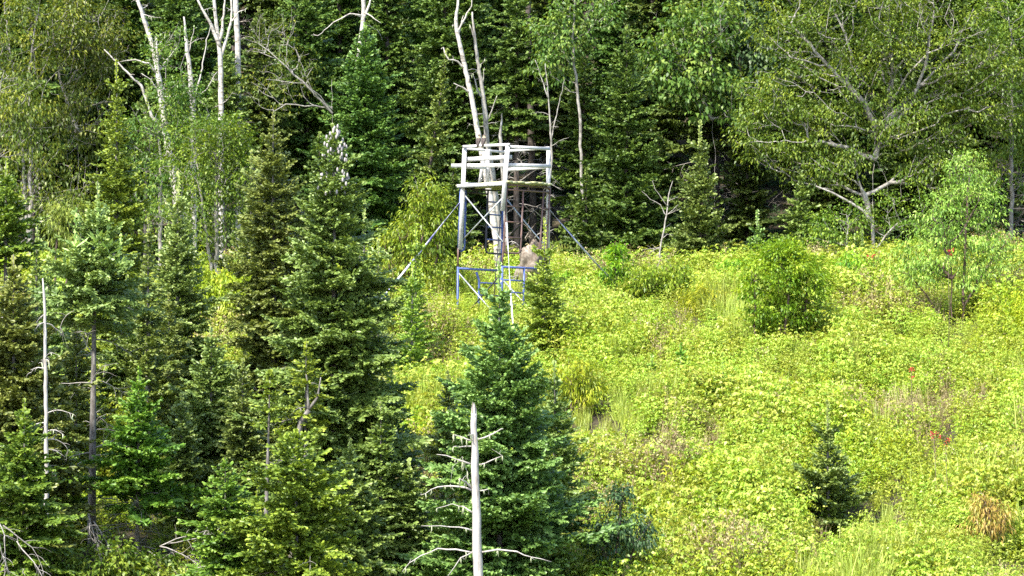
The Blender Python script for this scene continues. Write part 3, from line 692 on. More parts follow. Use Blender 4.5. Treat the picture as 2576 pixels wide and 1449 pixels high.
bl('birch_tree', 'tree', 'birch with yellowish upper leaves next to the dark corner birch', GB, (205, 90), [[None, (195, 330, 0), (190, 180, 0), (225, -60, .2)], [(195, 330, 0), (150, 200, .2), (130, 40, .3)]],
   [(215, 80, 100, 110, 1.1, 2), (265, 130, 50, 80, .8, 1), (210, 300, 90, 120, 1.0, 1.6)], 250, 202, 'birch', 'bark_grey', leaf=.085, per=36, cl=.40, droop=.8, bare=.14)
bl('birch_tree', 'tree', 'drooping birch with pale yellow leaves at the picture edge above the bare-trunked fir', GB, (-20, 84), [[None, (-15, 300, 0), (10, 180, 0)]],
   [(25, 260, 70, 90, .8, 2), (60, 330, 40, 70, .6, 1)], 90, 203, 'birch', 'bark_grey', leaf=.09, per=32, cl=.36, droop=1.1, bare=.1)
bl('broadleaf_tree', 'tree', 'green broadleaf sapling crowd behind the leaning dead birch', GB, (400, 85), [[None, (405, 450, 0), (395, 320, 0)], [None, (470, 420, 0), (520, 300, 0)]],
   [(395, 360, 120, 80, 1.0, 2), (460, 300, 80, 60, .8, 1.2), (430, 130, 60, 60, .7, .8), (455, 230, 60, 60, .7, .8), (370, 480, 130, 80, 1.0, 2)], 270, 204, 'maple', 'bark_grey', leaf=.085, per=36, cl=.36, droop=.4)
bl('broadleaf_tree', 'tree', 'bright green bushy tree between the tall dark spruce and the split grey snag', GB, (545, 82), [[None, (545, 480, 0), (550, 330, 0)], [None, (500, 430, 0), (480, 350, 0)]],
   [(540, 345, 100, 50, .9, 2), (500, 410, 110, 70, .9, 1.6), (590, 450, 60, 90, .7, 1.3), (500, 540, 110, 90, .9, 2)], 300, 205, 'edge', 'bark_grey', leaf=.08, per=38, cl=.34, droop=.4, bare=.12)
bl('birch_tree', 'tree', 'broken-topped birch with fanned bare branches and sparse yellowish leaves', GB, (838, 91), [[None, (836, 290, 0), (835, 200, 0)], [(836, 285, 0), (780, 225, -.3), (700, 150, -.5), (650, 110, -.5)], [(836, 285, 0), (790, 240, -.4), (745, 130, -.6)], [(836, 270, 0), (720, 262, -.3), (690, 280, -.4)], [(836, 275, 0), (770, 210, -.5), (670, 200, -.7)]],
   [(695, 110, 70, 60, .7, 2), (740, 190, 80, 60, .7, 1.3), (690, 240, 80, 50, .7, 1.3)], 100, 206, 'birch', 'bark_grey', leaf=.08, per=20, cl=.34, droop=.5, bare=.35)
bl('maple_tree', 'tree', 'maple with large light green leaves above the grey-green pyramid fir', GB, (1795, 95), [[None, (1800, 400, 0), (1780, 180, 0), (1760, 40, 0)], [(1790, 300, 0), (1700, 120, -.3)]],
   [(1735, 180, 105, 90, 1.1, 3), (1770, 60, 120, 70, 1.1, 2), (1660, 130, 60, 60, .8, 1), (1810, 250, 80, 70, .8, 1)], 210, 207, 'maple', 'bark_grey', leaf=.125, lw=.75, per=34, cl=.40, droop=.7)
bl('maple_tree', 'tree', 'light green tree at the picture top between the dead birches and big drooping fir', GB, (1470, 94), [[None, (1460, 300, 0), (1440, 100, 0), (1450, -40, 0)]],
   [(1410, 95, 75, 60, .9, 2), (1470, 20, 90, 60, .9, 2), (1400, 160, 50, 60, .7, 1)], 120, 208, 'maple', 'bark_grey', leaf=.105, lw=.7, per=32, cl=.38, droop=.7)
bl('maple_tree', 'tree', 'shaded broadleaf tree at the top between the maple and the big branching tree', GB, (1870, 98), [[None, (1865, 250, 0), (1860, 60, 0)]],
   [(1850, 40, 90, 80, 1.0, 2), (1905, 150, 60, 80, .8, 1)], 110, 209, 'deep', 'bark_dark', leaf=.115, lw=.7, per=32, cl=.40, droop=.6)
bl('broadleaf_tree', 'tree', 'big branching grey-trunked tree filling the upper corner opposite the birches', GB, (2197, 92.5),
   [[None, (2197, 560, 0), (2195, 440, 0), (2205, 330, 0), (2160, 200, .2), (2120, 60, .3), (2110, -60, .4)], [(2200, 400, 0), (2235, 300, .1), (2245, 180, .1), (2235, 40, .2), (2250, -60, .2)], [(2205, 350, 0), (2290, 270, -.2), (2330, 160, -.2), (2350, 20, -.2)],
    [(2195, 560, 0), (2165, 470, -.2), (2150, 400, -.2), (2090, 330, -.5)], [(2205, 330, 0), (2175, 260, -.3), (2050, 130, -.6), (1990, 60, -.6)], [(2235, 300, 0), (2280, 250, .4), (2400, 130, .4), (2450, 20, .4)]],
   [(2120, 70, 230, 110, 1.6, 3), (2330, 110, 200, 130, 1.6, 3), (2060, 240, 190, 90, 1.3, 2.2), (2300, 300, 150, 90, 1.2, 2), (1960, 330, 130, 90, 1.0, 1.4), (2380, 430, 110, 70, 1.0, 1.2), (2080, 420, 110, 60, .9, 1), (2500, 230, 90, 120, 1.0, 1.2), (2220, -40, 260, 80, 1.5, 1.5)],
   1250, 210, 'edge', 'bark_grey', leaf=.088, per=40, cl=.36, droop=.55, bare=.09, rtip=.0085, hollow=.45, clumpvar=.22)
bl('broadleaf_tree', 'tree', 'light green tree at the far upper corner beyond the big branching tree', GB, (2545, 95), [[None, (2545, 350, 0), (2550, 150, 0), (2530, -40, 0)]],
   [(2540, 70, 110, 110, 1.2, 2), (2560, 260, 90, 110, 1.0, 1.6), (2530, 430, 80, 70, 1.0, 1)], 230, 211, 'edge', 'bark_grey', leaf=.09, per=40, cl=.38, droop=.55, bare=.1)
bl('broadleaf_tree', 'tree', 'low green bushy tree at the trunk foot of the big branching tree', GB, (2130, 91), [[None, (2130, 600, 0), (2130, 540, 0)], [None, (2260, 560, 0)]],
   [(2130, 560, 80, 60, .8, 1.5), (2265, 520, 70, 80, .8, 1.2), (2060, 600, 60, 40, .7, .8)], 110, 212, 'edge', 'bark_grey', leaf=.08, per=36, cl=.32, droop=.5)
bl('cherry_tree', 'tree', 'bright green bushy cherry tree beside the platform, behind the long blue strap', GB, (1060, 83), [[None, (1062, 640, 0), (1068, 470, 0)], [None, (1020, 660, -.2), (1000, 580, -.2)], [None, (1100, 650, .1), (1112, 520, .1)], [None, (980, 680, -.2), (965, 600, -.3)]],
   [(1072, 500, 45, 60, .6, 1.6), (1060, 590, 85, 70, 1.0, 3), (990, 640, 55, 70, .8, 1.6), (1070, 690, 100, 60, 1.0, 2), (1110, 560, 35, 60, .5, 1)], 250, 213, 'cherry', 'bark_red', leaf=.105, lw=.40, per=32, cl=.24, droop=.75, bare=.02)
bl('cherry_tree', 'tree', 'tall willowy cherry tree with dark slender trunks in the open thicket', GB, (2422, 79),
   [[None, (2424, 720, 0), (2430, 560, 0), (2440, 420, 0)], [(2395, 800, -.1), (2395, 700, -.1), (2380, 600, -.2), (2360, 520, -.2)], [(2426, 770, 0), (2460, 710, .1), (2520, 620, .2)], [(2365, 800, .1), (2330, 740, .1), (2285, 690, .1)], [(2395, 700, -.1), (2330, 640, -.2)]],
   [(2430, 440, 60, 60, .6, 1.6), (2440, 510, 100, 60, .9, 2), (2360, 560, 90, 60, .9, 1.6), (2450, 600, 110, 70, 1.0, 2), (2330, 640, 90, 50, .9, 1.4), (2500, 650, 70, 60, .8, 1), (2300, 690, 60, 40, .6, .7), (2420, 690, 100, 40, .8, .8)],
   420, 214, 'willow', 'bark_red', leaf=.090, lw=.36, per=26, cl=.20, droop=.5, bare=.06, rtip=.0055, hollow=.25)
bl('bush', 'bush', 'large round bright green bush with a dark hollow base', GS, (1965, 75.5), [[None, (1960, 720, 0), (1955, 640, 0)], [(1900, 840, -.1), (1900, 720, 0)], [(2020, 840, .1), (2030, 700, 0)], [(1975, 850, -.3), (1985, 720, -.4)]],
   [(1960, 690, 90, 75, 1.0, 3), (1950, 640, 50, 30, .5, 1), (2030, 700, 55, 65, .7, 1.3), (1905, 760, 50, 60, .6, 1), (1985, 790, 75, 50, .7, 1.3)], 240, 215, 'cherry', 'bark_red', leaf=.080, lw=.5, per=52, cl=.20, droop=.35, bare=.02)
bl('bush', 'bush', 'wide bright green bush between the strap foot and the round bush', GS, (1650, 82), [[None, (1640, 720, 0), (1620, 680, 0)], [None, (1690, 720, 0)], [None, (1590, 730, 0)]],
   [(1650, 720, 95, 50, .9, 3), (1690, 690, 45, 35, .5, 1), (1600, 700, 40, 45, .5, 1), (1640, 780, 90, 30, .7, 1)], 170, 216, 'cherry', 'bark_red', leaf=.095, lw=.42, per=32, cl=.20, droop=.7, bare=.03)
bl('bush', 'bush', 'narrow upright bright sapling at the foot of the strap', GS, (1550, 82.5), [[None, (1549, 640, 0), (1550, 615, 0)]],
   [(1550, 640, 18, 40, .25, 1.3), (1548, 700, 38, 55, .4, 2)], 60, 217, 'cherry', 'bark_red', leaf=.085, lw=.5, per=30, cl=.15, droop=.5, bare=.0)
bl('bush', 'bush', 'bright yellow-green bush in the gap between the pale firs and the tall dark spruce', GS, (560, 76), [[None, (560, 760, 0)], [None, (480, 720, 0), (470, 660, 0)], [None, (640, 740, 0)]],
   [(475, 670, 35, 40, .4, 1), (560, 740, 95, 70, .8, 2.5), (640, 720, 60, 50, .6, 1.2), (500, 760, 60, 60, .6, 1)], 190, 218, 'herb', 'bark_red', leaf=.12, lw=.33, per=30, cl=.22, droop=.7, bare=.0)
bl('bush', 'bush', 'pale narrow-leaved bush showing behind the shoulder of the pale fir', GS, (140, 79), [[None, (140, 640, 0), (150, 540, 0)], [None, (185, 620, 0), (190, 530, 0)]],
   [(150, 545, 35, 40, .4, 1), (180, 530, 35, 30, .4, 1), (160, 610, 50, 50, .5, 1)], 80, 219, 'willow', 'bark_red', leaf=.11, lw=.25, per=28, cl=.2, droop=.9, bare=.0)
bl('bush', 'bush', 'dark glossy sapling at the bottom of the thicket beside the dense spruce', GS, (1552, 56.5), [[None, (1550, 1380, 0), (1560, 1260, 0)], [(1545, 1470, 0), (1515, 1380, 0), (1500, 1340, 0)], [(1560, 1470, 0), (1600, 1370, 0), (1640, 1310, 0)]],
   [(1560, 1260, 25, 50, .25, 1), (1540, 1360, 60, 60, .45, 2), (1600, 1340, 50, 50, .4, 1.2), (1510, 1340, 35, 45, .3, .8)], 110, 220, 'deep', 'bark_dark', leaf=.085, lw=.4, per=22, cl=.16, droop=.7, bare=.05)
bl('bush', 'bush', 'orange-brown dying bush low in the thicket near the picture edge', GS, (2492, 59.5), [[None, (2490, 1320, 0), (2480, 1270, 0)], [None, (2530, 1300, 0)], [None, (2450, 1310, 0)]],
   [(2490, 1310, 60, 50, .45, 2), (2470, 1270, 30, 25, .3, 1)], 90, 221, 'rust', 'bark_red', leaf=.09, lw=.28, per=20, cl=.15, droop=1.0, bare=.1)
bl('bush', 'bush', 'light green bush below the big branching tree with red berries', GS, (2190, 83), [[None, (2190, 690, 0)], [None, (2150, 680, 0)]],
   [(2190, 690, 50, 40, .5, 2), (2140, 680, 40, 40, .45, 1.4), (2230, 710, 50, 30, .5, 1)], 100, 222, 'cherry', 'bark_red', leaf=.10, lw=.45, per=30, cl=.2, droop=.6, bare=.0)
bl('bush', 'bush', 'small yellow-green bush downhill of the platform legs', GS, (1068, 77), [[None, (1065, 850, 0)]],
   [(1065, 840, 48, 38, .4, 1)], 60, 223, 'herb', 'bark_red', leaf=.09, lw=.45, per=30, cl=.17, droop=.6, bare=.0)
bl('bush', 'bush', 'leafy green bush between the light fir and the dense spruce', GS, (1440, 70), [[None, (1435, 930, 0)]],
   [(1440, 940, 50, 45, .45, 1), (1470, 990, 40, 40, .4, 1)], 70, 224, 'herb', 'bark_red', leaf=.11, lw=.3, per=26, cl=.18, droop=.9, bare=.0)
bl('bush', 'bush', 'leafy undergrowth bush at the bottom below the bright green young fir', GS, (300, 55.2), [[None, (300, 1420, 0), (295, 1370, 0)], [None, (230, 1440, 0)], [None, (400, 1430, 0)]],
   [(300, 1410, 60, 50, .4, 1.4), (220, 1440, 70, 30, .4, 1.2), (390, 1430, 80, 30, .4, 1.2), (140, 1440, 60, 30, .4, 1)], 150, 225, 'edge', 'bark_red', leaf=.09, lw=.5, per=24, cl=.17, droop=.4, bare=.03)
for i, (u, v, d, rx, rz, dd, lb) in enumerate((
    (1480, 770, 80, 75, 42, 'cherry', 'bright bush just downhill of the strap foot'), (1760, 760, 80, 60, 40, 'herb', 'low bright bush between the wide bush and the round bush'),
    (1850, 690, 86, 50, 34, 'cherry', 'low bush at the forest edge behind the round bush'), (2110, 690, 84, 45, 40, 'cherry', 'small bush beside the round bush, toward the red berries'),
    (1420, 720, 84, 50, 36, 'cherry', 'low bush against the dark forest behind the light green young fir'), (980, 800, 78, 50, 40, 'herb', 'yellow-green bush at the lower end of the long blue strap'),
    (2150, 790, 79, 40, 40, 'herb', 'small slender bush between the round bush and the willowy cherry tree'), (1130, 725, 84, 55, 36, 'cherry', 'low bush behind the corner leg of the platform'),
    (2550, 800, 79, 50, 50, 'herb', 'light green bush at the picture edge beyond the willowy cherry tree'), (1250, 1000, 70, 60, 45, 'herb', 'bright bush glimpsed beside the top of the dense spruce'))):
    bl('bush', 'bush', lb, GS, (u, d), [[None, (u, v, 0)]], [(u, v, rx, rz, .5, 2), (u + (i % 3 - 1) * 30, v + 18, rx * .8, rz * .8, .5, 1)], 65, 230 + i, dd, 'bark_red', leaf=.098, lw=.42, per=28, cl=.18, droop=.65, bare=.01)
# red berry clusters: elder plants poking out of the thicket
for i, (u, v, d, lb) in enumerate(((2196, 645, 82.6, 'red elderberry cluster at the foot of the big branching tree'), (2292, 936, 66, 'red elderberry cluster below the willowy cherry tree'),
    (2378, 1098, 61.5, 'red elderberry cluster in the middle of the thicket slope'), (2350, 1085, 62, 'red elderberry cluster uphill of the middle one'), (2232, 1432, 57.6, 'red elderberry cluster at the bottom of the thicket'), (2385, 636, 74, 'red elderberry cluster behind the willowy cherry trunks'))):
    g = ground(u, d); o = empty('elderberry_plant', g, lb, 'plant', 'red elderberry clusters'); rng = np.random.default_rng(300 + i); S, Bm = MB(), MB(); p = at(u, v, d) - g
    tube(S, [np.zeros(3), p * .5 + [.03, 0, 0], p - [0, 0, .05]], [.008, .006, .003], 4)
    for q in range(3):
        c = p + rng.normal(0, .07, 3) * [1, .6, .8]; tube(S, [p - [0, 0, .05], c], .003, 3)
        for z in range(8):
            b = c + rng.normal(0, .022, 3); tube(Bm, [b - [0, 0, .012], b - [0, 0, .006], b + [0, 0, .006], b + [0, 0, .012]], [.003, .009, .009, .003], 6)
    part('stem', S, M['bark_red'], o, True); part('berry_cluster', Bm, M['berry'], o, True)

# ------------------------------------------------------------------ dead trees
def snag(label, d, trunk, radii, m, limbs=(), nrand=0, seed=0, name='dead_tree', hang=0, droop=.3, rl=.5, group='standing dead trees', jag=False):
    """trunk: photo points (u, v) from the foot up (None = ground under the first point)."""
    rng = np.random.default_rng(seed); g = ground(trunk[0][0], d); P = [at(u, v, d) - g for u, v in trunk]
    if P[0][2] > 0.05: P = [np.array([P[0][0] - (P[1][0] - P[0][0]) * .15, 0, 0])] + P; radii = [radii[0]] + list(radii)
    else: P[0] = np.array([P[0][0], 0, -.1])
    Q, R = [P[0]], [radii[0]]
    for a, b, ra, rb in zip(P[:-1], P[1:], radii[:-1], radii[1:]):
        n = max(2, int(np.linalg.norm(b - a) / .15))
        for i in range(1, n + 1): Q.append(a + (b - a) * i / n + rng.normal(0, .006, 3) * [1, 1, 0]); R.append((ra + (rb - ra) * i / n) * rng.uniform(.93, 1.07))
    T = MB(); tube(T, Q, R, 10)
    if jag:                                        # splintered top
        for q in range(4): a = q * 1.6; c = Q[-1] + np.array([math.cos(a), math.sin(a), 0]) * R[-1] * .55; tube(T, [c - [0, 0, .05], c + [0, 0, rng.uniform(.03, .12)], c + [rng.normal(0, .01), 0, rng.uniform(.13, .2)]], [R[-1] * .5, R[-1] * .35, .003], 5)
    o = empty(name, g, label, 'dead tree', group); part('trunk', T, M[m], o, True)
    LM = []
    for pts, r0 in limbs:
        B = MB(); W = [at(u, v, d + dd) - g for u, v, dd in pts]; X = [W[0]]
        for a, b in zip(W[:-1], W[1:]):
            n = max(2, int(np.linalg.norm(b - a) / .12))
            for i in range(1, n + 1): X.append(a + (b - a) * i / n + rng.normal(0, .009, 3))
        X = np.array(X); rr = np.linspace(r0, r0 * .3, len(X)) * rng.uniform(.85, 1.15, len(X)); tube(B, X, rr, 6)
        for q in range(max(1, len(X) // 5)):
            j = int(rng.integers(1, len(X))); limb(B, X[j], rng.normal(0, 1, 3) + [0, 0, .2], rng.uniform(.06, .22), r0 * .35, rng, sub=1, k=3, depth=0)
        part('branch', B, M[m], o, True); LM.append(X)
    for q in range(nrand):
        B = MB(); j = int(rng.uniform(.25, .98) * (len(Q) - 1)); a = rng.uniform(0, 6.28)
        LM.append(limb(B, Q[j], (math.cos(a), math.sin(a), rng.uniform(-.1, .6)), rl * rng.uniform(.4, 1.1), .012, rng, sub=4, droop=droop)); part('branch', B, M[m], o, True)
    if hang:
        Lm = MB()
        for q in range(hang):
            X = LM[int(rng.integers(len(LM)))] if LM and rng.random() < .75 else np.array(Q); p = X[int(rng.integers(1, len(X)))]; l = rng.uniform(.05, .16)
            tube(Lm, [p, p + [rng.normal(0, .01), rng.normal(0, .01), -l * .5], p + [rng.normal(0, .015), 0, -l]], [.008, .012, .003], 4)
        part('lichen', Lm, M['lichen'], o, True)
    return o
B4 = lambda X, Y: ((1350 + X / 1.1536) * .67083, (1450 + Y / 1.1536) * .67083)   # the close-up of the near snag
def lb4(*p): return [(*B4(x, y), dd) for x, y, dd in p]
snag('weathered grey dead trunk with stubby branches in front of the dense spruce', 51.5, [(1206, 1560), (1203, 1440), (1197, 1250), (1191, 1040)], [.078, .074, .064, .046], 'dead', [
    (lb4((485, 235, 0), (440, 220, 0), (405, 207, 0)), .014), (lb4((512, 228, 0), (560, 210, -.1), (600, 190, -.15), (620, 180, -.2)), .017), (lb4((482, 258, 0), (430, 262, .1), (400, 258, .1)), .012),
    (lb4((480, 335, 0), (410, 310, 0), (335, 296, 0)), .016), (lb4((515, 338, 0), (560, 322, 0), (615, 300, 0)), .016), (lb4((484, 448, 0), (430, 432, 0), (370, 432, .1), (310, 448, .1), (265, 470, .1)), .018),
    (lb4((485, 440, 0), (455, 415, -.1), (432, 392, -.2)), .020), (lb4((520, 450, 0), (550, 445, -.2)), .016), (lb4((488, 545, 0), (450, 520, 0), (400, 508, 0), (335, 522, 0)), .015),
    (lb4((488, 622, 0), (430, 610, 0), (350, 605, 0), (268, 602, 0)), .016), (lb4((490, 718, 0), (420, 706, 0), (340, 702, .1), (260, 730, .1), (210, 765, .1), (182, 800, .1)), .017),
    (lb4((528, 716, 0), (600, 708, -.1), (680, 716, -.2), (740, 735, -.2), (828, 756, -.2)), .017), (lb4((488, 715, 0), (440, 745, -.1), (380, 820, -.2)), .013), (lb4((485, 460, 0), (440, 300, .1), (400, 345, .15), (392, 420, .15)), .006)],
    nrand=4, seed=1, hang=70, rl=.18, jag=True)
snag('thin white dead stem with curled twigs in front of the broad dark fir', 56.5, [(118, 1440), (117, 1200), (115, 950), (112, 745), (106, 700)], [.042, .038, .032, .022, .010], 'dead', nrand=22, seed=2, rl=.55, droop=.9, hang=14)
W = 'bark_white'
snag('tall dead birch leaning outward with a broken side limb, behind the yellow-green spruce', 87.5, [(462, 600), (430, 420), (412, 300), (400, 200), (385, 120), (362, 50), (338, -30)], [0.105, 0.099, 0.087, 0.074, 0.062, 0.050, 0.043], W, [
    ([(400, 205, 0), (396, 150, -.1), (394, 90, -.1), (388, 108, -.1)], .05), ([(398, 190, 0), (375, 160, -.2), (340, 150, -.2), (300, 155, -.2)], .035), ([(385, 120, 0), (372, 70, .1), (355, 10, .1)], .05), ([(404, 240, 0), (380, 200, -.1), (355, 185, -.2)], .025), ([(412, 330, 0), (385, 300, -.1), (355, 215, -.2), (310, 172, -.3), (262, 125, -.3)], .05), ([(398, 180, 0), (420, 150, .1), (445, 120, .1)], .03)], nrand=10, seed=3, rl=.8, hang=10)
snag('split grey snag with two prongs between the leaning birch and the dense bluish fir', 88.5, [(488, 520), (487, 400), (485, 290), (478, 180), (468, 100), (463, 42)], [.09, .085, .075, .06, .05, .02], 'dead', [
    ([(484, 290, 0), (495, 230, -.1), (510, 160, -.1), (520, 100, -.1), (532, 60, -.1)], .03), ([(490, 250, 0), (520, 225, -.1), (545, 180, -.1)], .022), ([(486, 380, 0), (470, 330, 0), (455, 280, 0)], .022), ([(476, 130, 0), (484, 95, 0), (488, 70, 0)], .02)], nrand=5, seed=4, rl=.6)
snag('forked white dead birch at the top of the picture', 90.5, [(556, 520), (556, 250), (555, 150), (548, 90), (540, 20), (536, -60)], [0.081, 0.074, 0.068, 0.056, 0.046, 0.037], W, [
    ([(554, 120, 0), (530, 60, -.1), (505, 15, -.2), (480, -30, -.2)], .06), ([(555, 145, 0), (570, 100, .1), (582, 50, .1), (584, -40, .1)], .05), ([(552, 105, 0), (562, 50, 0), (566, -30, 0)], .05), ([(578, 60, .1), (600, 30, .1), (615, 25, .1)], .025)], nrand=6, seed=5, rl=.6, hang=6)
snag('stout pale trunk at the top of the picture behind the forked birch', 93.5, [(600, 520), (598, 110), (592, 0), (588, -80)], [0.093, 0.081, 0.074, 0.068], W, nrand=2, seed=6)
snag('white birch trunk topping out above the large layered fir', 94.3, [(870, 560), (882, 330), (895, 200), (912, 60), (915, 0), (916, -60)], [0.081, 0.074, 0.068, 0.062, 0.062, 0.050], W, [([(912, 55, 0), (925, 20, 0), (945, -30, 0)], .05), ([(914, 40, 0), (880, 35, -.2), (840, 55, -.3), (800, 90, -.3)], .028), ([(913, 30, 0), (935, 40, -.2), (960, 60, -.2)], .025)], nrand=6, seed=7, rl=.9)
snag('whitest dead birch with broken stubs rising behind the perched birds', 88.3, [(1252, 640), (1240, 540), (1222, 440), (1205, 350), (1186, 240), (1165, 150), (1150, 80), (1146, 50), (1153, 0)], [0.096, 0.093, 0.084, 0.077, 0.068, 0.059, 0.053, 0.046, 0.028], W, [
    ([(1168, 172, 0), (1152, 155, -.1), (1128, 148, -.2), (1114, 118, -.2), (1110, 122, -.2)], .035), ([(1183, 235, 0), (1165, 220, -.1), (1142, 208, -.2)], .035), ([(1150, 82, 0), (1170, 45, 0), (1185, 15, 0), (1190, -20, 0)], .03), ([(1150, 95, 0), (1160, 60, .1), (1165, 40, .1)], .03)], nrand=4, seed=8, rl=.3, hang=16)
snag('greyer crooked dead birch next to the whitest one', 88.9, [(1262, 640), (1255, 560), (1240, 440), (1226, 360), (1218, 260), (1206, 180), (1197, 120), (1190, 60), (1187, 30)], [0.087, 0.081, 0.074, 0.068, 0.062, 0.050, 0.043, 0.031, 0.019], 'bark_grey', [
    ([(1216, 250, 0), (1200, 225, -.1), (1192, 190, -.1)], .03), ([(1228, 300, 0), (1240, 270, .1), (1250, 240, .1)], .025), ([(1196, 110, 0), (1188, 80, 0), (1182, 62, 0)], .022), ([(1212, 220, 0), (1216, 190, 0), (1218, 170, 0)], .02)], nrand=8, seed=9, rl=.6, hang=20)
snag('short broken grey stem between the dead birches and the corner post of the platform', 90, [(1276, 640), (1268, 480), (1262, 400), (1258, 340), (1263, 300)], [0.062, 0.056, 0.053, 0.043, 0.019], 'bark_grey', nrand=5, seed=10, rl=.5, jag=True)
snag('reddish-brown straight trunk behind the platform railing', 98, [(1342, 660), (1340, 500), (1336, 330), (1330, 150), (1328, 0)], [0.124, 0.112, 0.102, 0.093, 0.081], 'bark_dark', nrand=26, seed=11, rl=1.2, droop=.25)
snag('slim grey dead sapling crossing the platform railing corner', 90, [(1372, 600), (1380, 480), (1388, 400), (1385, 320), (1378, 230), (1372, 160)], [0.031, 0.030, 0.028, 0.025, 0.019, 0.009], 'bark_grey', [([(1387, 350, 0), (1398, 300, 0), (1410, 240, 0), (1420, 200, 0)], .02), ([(1380, 250, 0), (1360, 190, 0), (1345, 150, 0)], .02)], nrand=14, seed=12, rl=.7)
snag('bare grey sapling with upswept twigs in front of the dark firs', 89.3, [(1672, 700), (1658, 640), (1668, 590), (1677, 540), (1682, 490), (1692, 455)], [.024, .023, .022, .02, .015, .007], 'twig', [([(1677, 545, 0), (1662, 515, 0), (1635, 500, 0), (1615, 480, 0)], .016), ([(1680, 520, 0), (1665, 500, -.1), (1650, 475, -.1), (1640, 455, -.1)], .014), ([(1678, 540, 0), (1692, 528, 0), (1706, 515, 0)], .012), ([(1666, 600, 0), (1680, 590, 0), (1695, 590, 0)], .012)], nrand=8, seed=13, rl=.5)
snag('long bare grey limb slanting out beside the big branching tree', 91, [(2195, 560), (2172, 530), (2140, 510), (2095, 485), (2052, 468)], [0.046, 0.043, 0.034, 0.028, 0.019], 'bark_grey', nrand=3, seed=14, rl=.5, name='fallen_branch', group=None)
snag('fallen grey log lying at the foot of the big branching tree', 88.5, [(2230, 690), (2180, 660), (2150, 640), (2120, 650), (2090, 668)], [0.043, 0.043, 0.040, 0.037, 0.031], 'bark_grey', nrand=2, seed=15, rl=.3, name='fallen_log', group=None)
snag('forked grey stem below the small yellowish spruce', 54.2, [(735, 1180), (758, 1060), (776, 1032)], [.05, .045, .038], 'bark', [([(776, 1032, 0), (798, 1000, 0), (806, 950, 0)], .028), ([(776, 1032, 0), (774, 990, 0), (772, 940, 0)], .032)], nrand=10, seed=16, rl=.5, droop=.5)
for i, (u0, v0, u1, v1, d, lb) in enumerate(((-20, 1290, 110, 1440, 53.5, 'grey fallen branch with many twigs in the bottom corner'), (370, 1385, 520, 1335, 57, 'tangle of bare pale twigs beside the slim dark trunk'), (215, 1290, 290, 1370, 58, 'dead grey branch drooping beside the long bare trunk'), (540, 1300, 480, 1440, 54, 'leaning grey dead branch under the yellow-green fir'))):
    rng = np.random.default_rng(400 + i); g = ground(u1, d); B = MB(); a, b = at(u0, v0, d) - g, at(u1, v1, d) - g
    for q in range(4): limb(B, a + (b - a) * rng.uniform(0, .5), (b - a) + rng.normal(0, .35, 3), np.linalg.norm(b - a) * rng.uniform(.7, 1.2), .012, rng, sub=9, droop=.5)
    o = part('dead_branch', B, M['twig'], None, True); o.location = g; o['label'] = lb; o['category'] = 'branch'

# upturned root plate behind the scaffold legs
def root_plate():
    u, d = 1335, 85.5; g = ground(u, d); rng = np.random.default_rng(7); C = at(u, 660, d) - g; mb = MB(); n, k = 22, 36
    th = np.linspace(0, math.pi, n)[:, None]; ph = np.arange(k)[None] / k * 2 * math.pi
    X = np.sin(th) * np.cos(ph); Y = np.sin(th) * np.sin(ph); Zz = np.cos(th) * np.ones_like(ph)
    r = 1 + .16 * np.sin(3 * X + 5 * Zz + 1) + .12 * np.sin(7 * X - 4 * Zz) + .10 * np.sin(9 * Y + 8 * Zz) + rng.normal(0, .05, X.shape)
    V = np.stack([X * r * .36 + .10 * Zz, Y * r * .26, Zz * r * .58 - .05], -1).reshape(-1, 3) + C
    mb.add(V, [[i * k + j, i * k + k + j, i * k + k + (j + 1) % k, i * k + (j + 1) % k] for i in range(n - 1) for j in range(k)])
    o = empty('uprooted_stump', g, 'pale earthy upturned root plate behind the platform legs', 'stump'); part('root_plate', mb, M['root'], o, True)
    for q in range(16):
        B = MB(); a = rng.uniform(0, 6.28); limb(B, C + np.array([math.cos(a) * .40, -.2, math.sin(a) * .62]), (math.cos(a), -.5, math.sin(a)), rng.uniform(.3, .7), .02, rng, sub=4, droop=.5, twist=.25); part('root', B, M['twig'] if q % 2 else M['root'], o, True)
root_plate()
def small_stump():
    g = ground(1330, 78.3); mb = MB(); h = (at(1330, 815, 78.3) - g)[2]; tube(mb, [(0, 0, -.1), (0, 0, h * .5), (.01, 0, h * .9), (.015, 0, h)], [.08, .06, .055, .02], 8)
    o = part('tree_stump', mb, M['dead'], None, True); o.location = g; o['label'] = 'small pale rotten stump beside the light green young fir'; o['category'] = 'stump'
small_stump()
